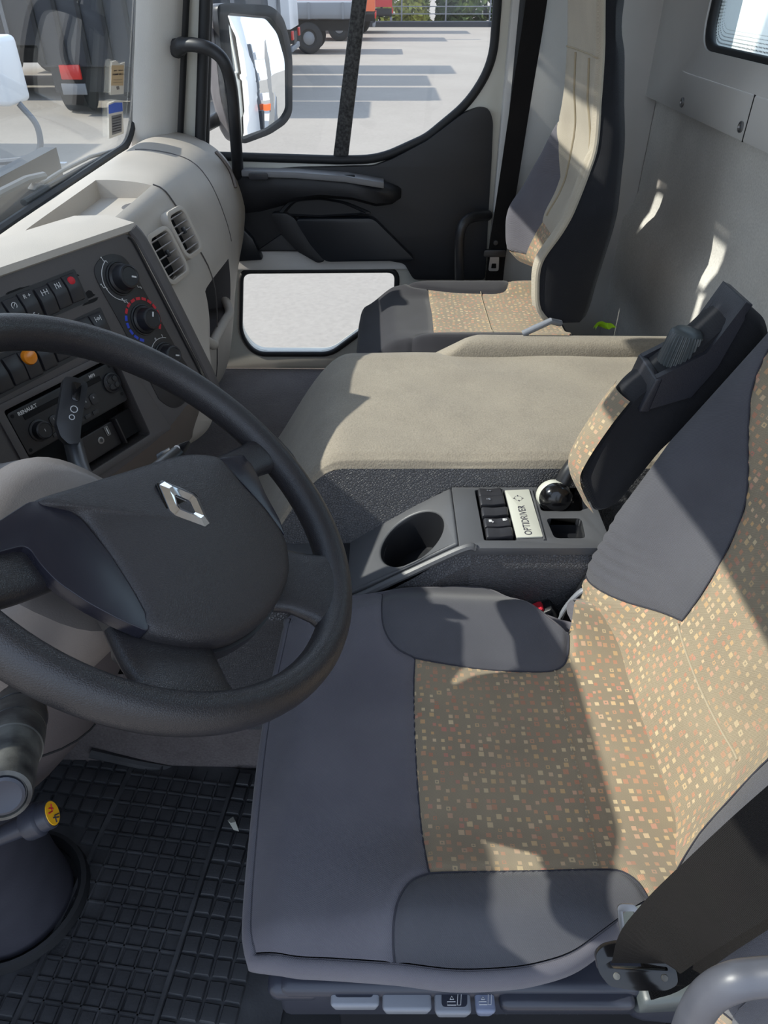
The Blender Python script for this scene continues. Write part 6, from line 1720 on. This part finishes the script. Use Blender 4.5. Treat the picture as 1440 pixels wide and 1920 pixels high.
truck('white box truck with red tail lamps parked in the yard', -2.75, 26.6, 8.5, M['tw'], M['tw'], 3.0, ribs=5)
truck('low grey flatbed truck parked beyond the white box truck', -1.2, 33.0, 9.0, M['tgrey'], M['tw'], flat=True, ribs=6)
truck('red and orange crane truck parked far across the yard', -.4, 39.5, 8.5, M['torange'], M['tred'], 1.6, crane=True)
truck('red tipper truck parked at the far end of the row', .4, 44.5, 8.0, M['tred'], M['tdark'], 2.2)
truck('white tractor truck standing behind the cab rear window', 15.5, 18.6, 8.0, M['tw'], M['tw'], 2.6)
truck('tan covered truck parked ahead beside the dark tipper', -9.5, 13.0, 9.0, M['ttan'], M['tdark'], 2.6, ribs=3)
lo = thing('parked_lorry', 'dark lorry with its tailboard, red lamp and number plate facing the cab', 'truck', (-5.7, 18.2, GZ))
add('tailboard', G().box((-5.75, 18.3, GZ + 2.2), (2.45, 2.4, 2.6)), M['tdark'], lo, bevel=.04)
for k in range(6): add('tail_rib', G().box((-6.9 + k * .46, 17.07, GZ + 2.2), (.08, .08, 2.5)), M['tblack'], lo)
add('underframe', G().box((-5.75, 18.3, GZ + .7), (2.2, 2.2, .5)), M['tblack'], lo)
for x_ in (-6.65, -4.85):
    add('wheel', G().tube([V((x_ - .25, 18.0, GZ + .5)), V((x_ + .25, 18.0, GZ + .5))], .5, 24), M['tblack'], lo)
    add('tail_lamp', G().box((x_ + .25, 17.06, GZ + .82), (.42, .08, .26)), M['tlamp'], lo, bevel=.02)
    add('number_plate', G().box((x_ + .25, 17.06, GZ + .52), (.5, .04, .2)), M['tgrey'], lo, bevel=.01)
# white equipment box on a post ahead of the windscreen
eb_ = thing('equipment_box', 'white metal equipment box with looped pipe ahead of the windscreen', 'equipment box', (-3.1, 4.6, GZ))
eo = W(-22, 132, Y=4.6)
add('box_body', G().box((eo.x - .08, eo.y, eo.z), (.44, .28, .32)), M['tw'], eb_, bevel=.03, seg=3)
add('box_lid', G().box((eo.x - .08, eo.y - .145, eo.z + .02), (.34, .02, .18)), M['tgrey'], eb_, bevel=.01)
add('pipe_loop', G().tube(catmull([eo + V((.12, 0, -.16)), eo + V((.19, 0, -.28)), eo + V((.14, 0, -.42)), eo + V((-.1, 0, -.46)), eo + V((-.3, 0, -.44))], 6), .018, 8), M['tgrey'], eb_)
add('post', G().tube([V((eo.x - .25, eo.y + .05, GZ)), V((eo.x - .25, eo.y + .05, eo.z))], .05, 12), M['tgrey'], eb_)
ln = W(60, 305, Z=GZ + .004)
add('painted_line', G().box((ln.x, ln.y, GZ + .004), (1.1, .10, .006)), M['tw'], label='short white painted line on the yard', cat='road marking')

# hedge and fence ----------------------------------------------------------------------------
def bush(label, x, y, rx, rz, mat, n, seed):
    rnd = random.Random(seed); g = G()
    for k in range(n):
        th = rnd.uniform(0, 2 * math.pi); hh = rnd.uniform(0, 1) ** 1.4; rr = rnd.uniform(.8, 1.02) * math.sqrt(max(.05, 1 - hh ** 3))
        c = V((x + rx * rr * math.copysign(abs(math.cos(th)) ** .6, math.cos(th)), y + rx * .6 * rr * math.copysign(abs(math.sin(th)) ** .6, math.sin(th)), GZ + rz * hh))
        c.z = max(c.z, GZ + .1)
        s_ = rnd.uniform(.15, .36)
        a = V((rnd.gauss(0, 1), rnd.gauss(0, 1), rnd.gauss(0, 1))).normalized(); b = a.cross(V((rnd.gauss(0, 1), rnd.gauss(0, 1), rnd.gauss(0, 1)))).normalized()
        g.add([c - a * s_, c + b * s_ * .5, c + a * s_, c - b * s_ * .5], [(0, 1, 2, 3)])
    t = thing('hedge_bush', label, 'bush', (x, y, GZ), group='bushes along the yard fence')
    add('foliage', g, mat, t, recalc=False)
    add('stem', G().tube([V((x, y, GZ)), V((x, y, GZ + rz * .6))], .12, 8), M['tblack'], t)
for k in range(3):
    x = -6.6 + k * 6.4
    yel = k in (1,)
    bush(('dark green bush behind the red tipper at the yard fence', 'yellowish bush behind the far yard fence', 'broad dark green bush next to the yellowish one by the fence')[k], x, 53.5, 2.9, 5.5 + (k % 2), M['leafy'] if yel else M['leaf'], 5000, k)
fe_ = thing('yard_fence', 'low grey mesh fence in front of the far hedge', 'fence', (5, 49.3, GZ))
for k in range(15): add('fence_post', G().box((-9 + k * 2.5, 49.3, GZ + .9), (.08, .08, 1.8)), M['tgrey'], fe_)
for z in (.25, .6, .95, 1.3, 1.7): add('fence_rail', G().box((8.5, 49.3, GZ + z), (36, .04, .05)), M['tgrey'], fe_)
add('kerb', G().box((8.5, 49.0, GZ + .12), (40, .3, .24)), M['tdark'], fe_)
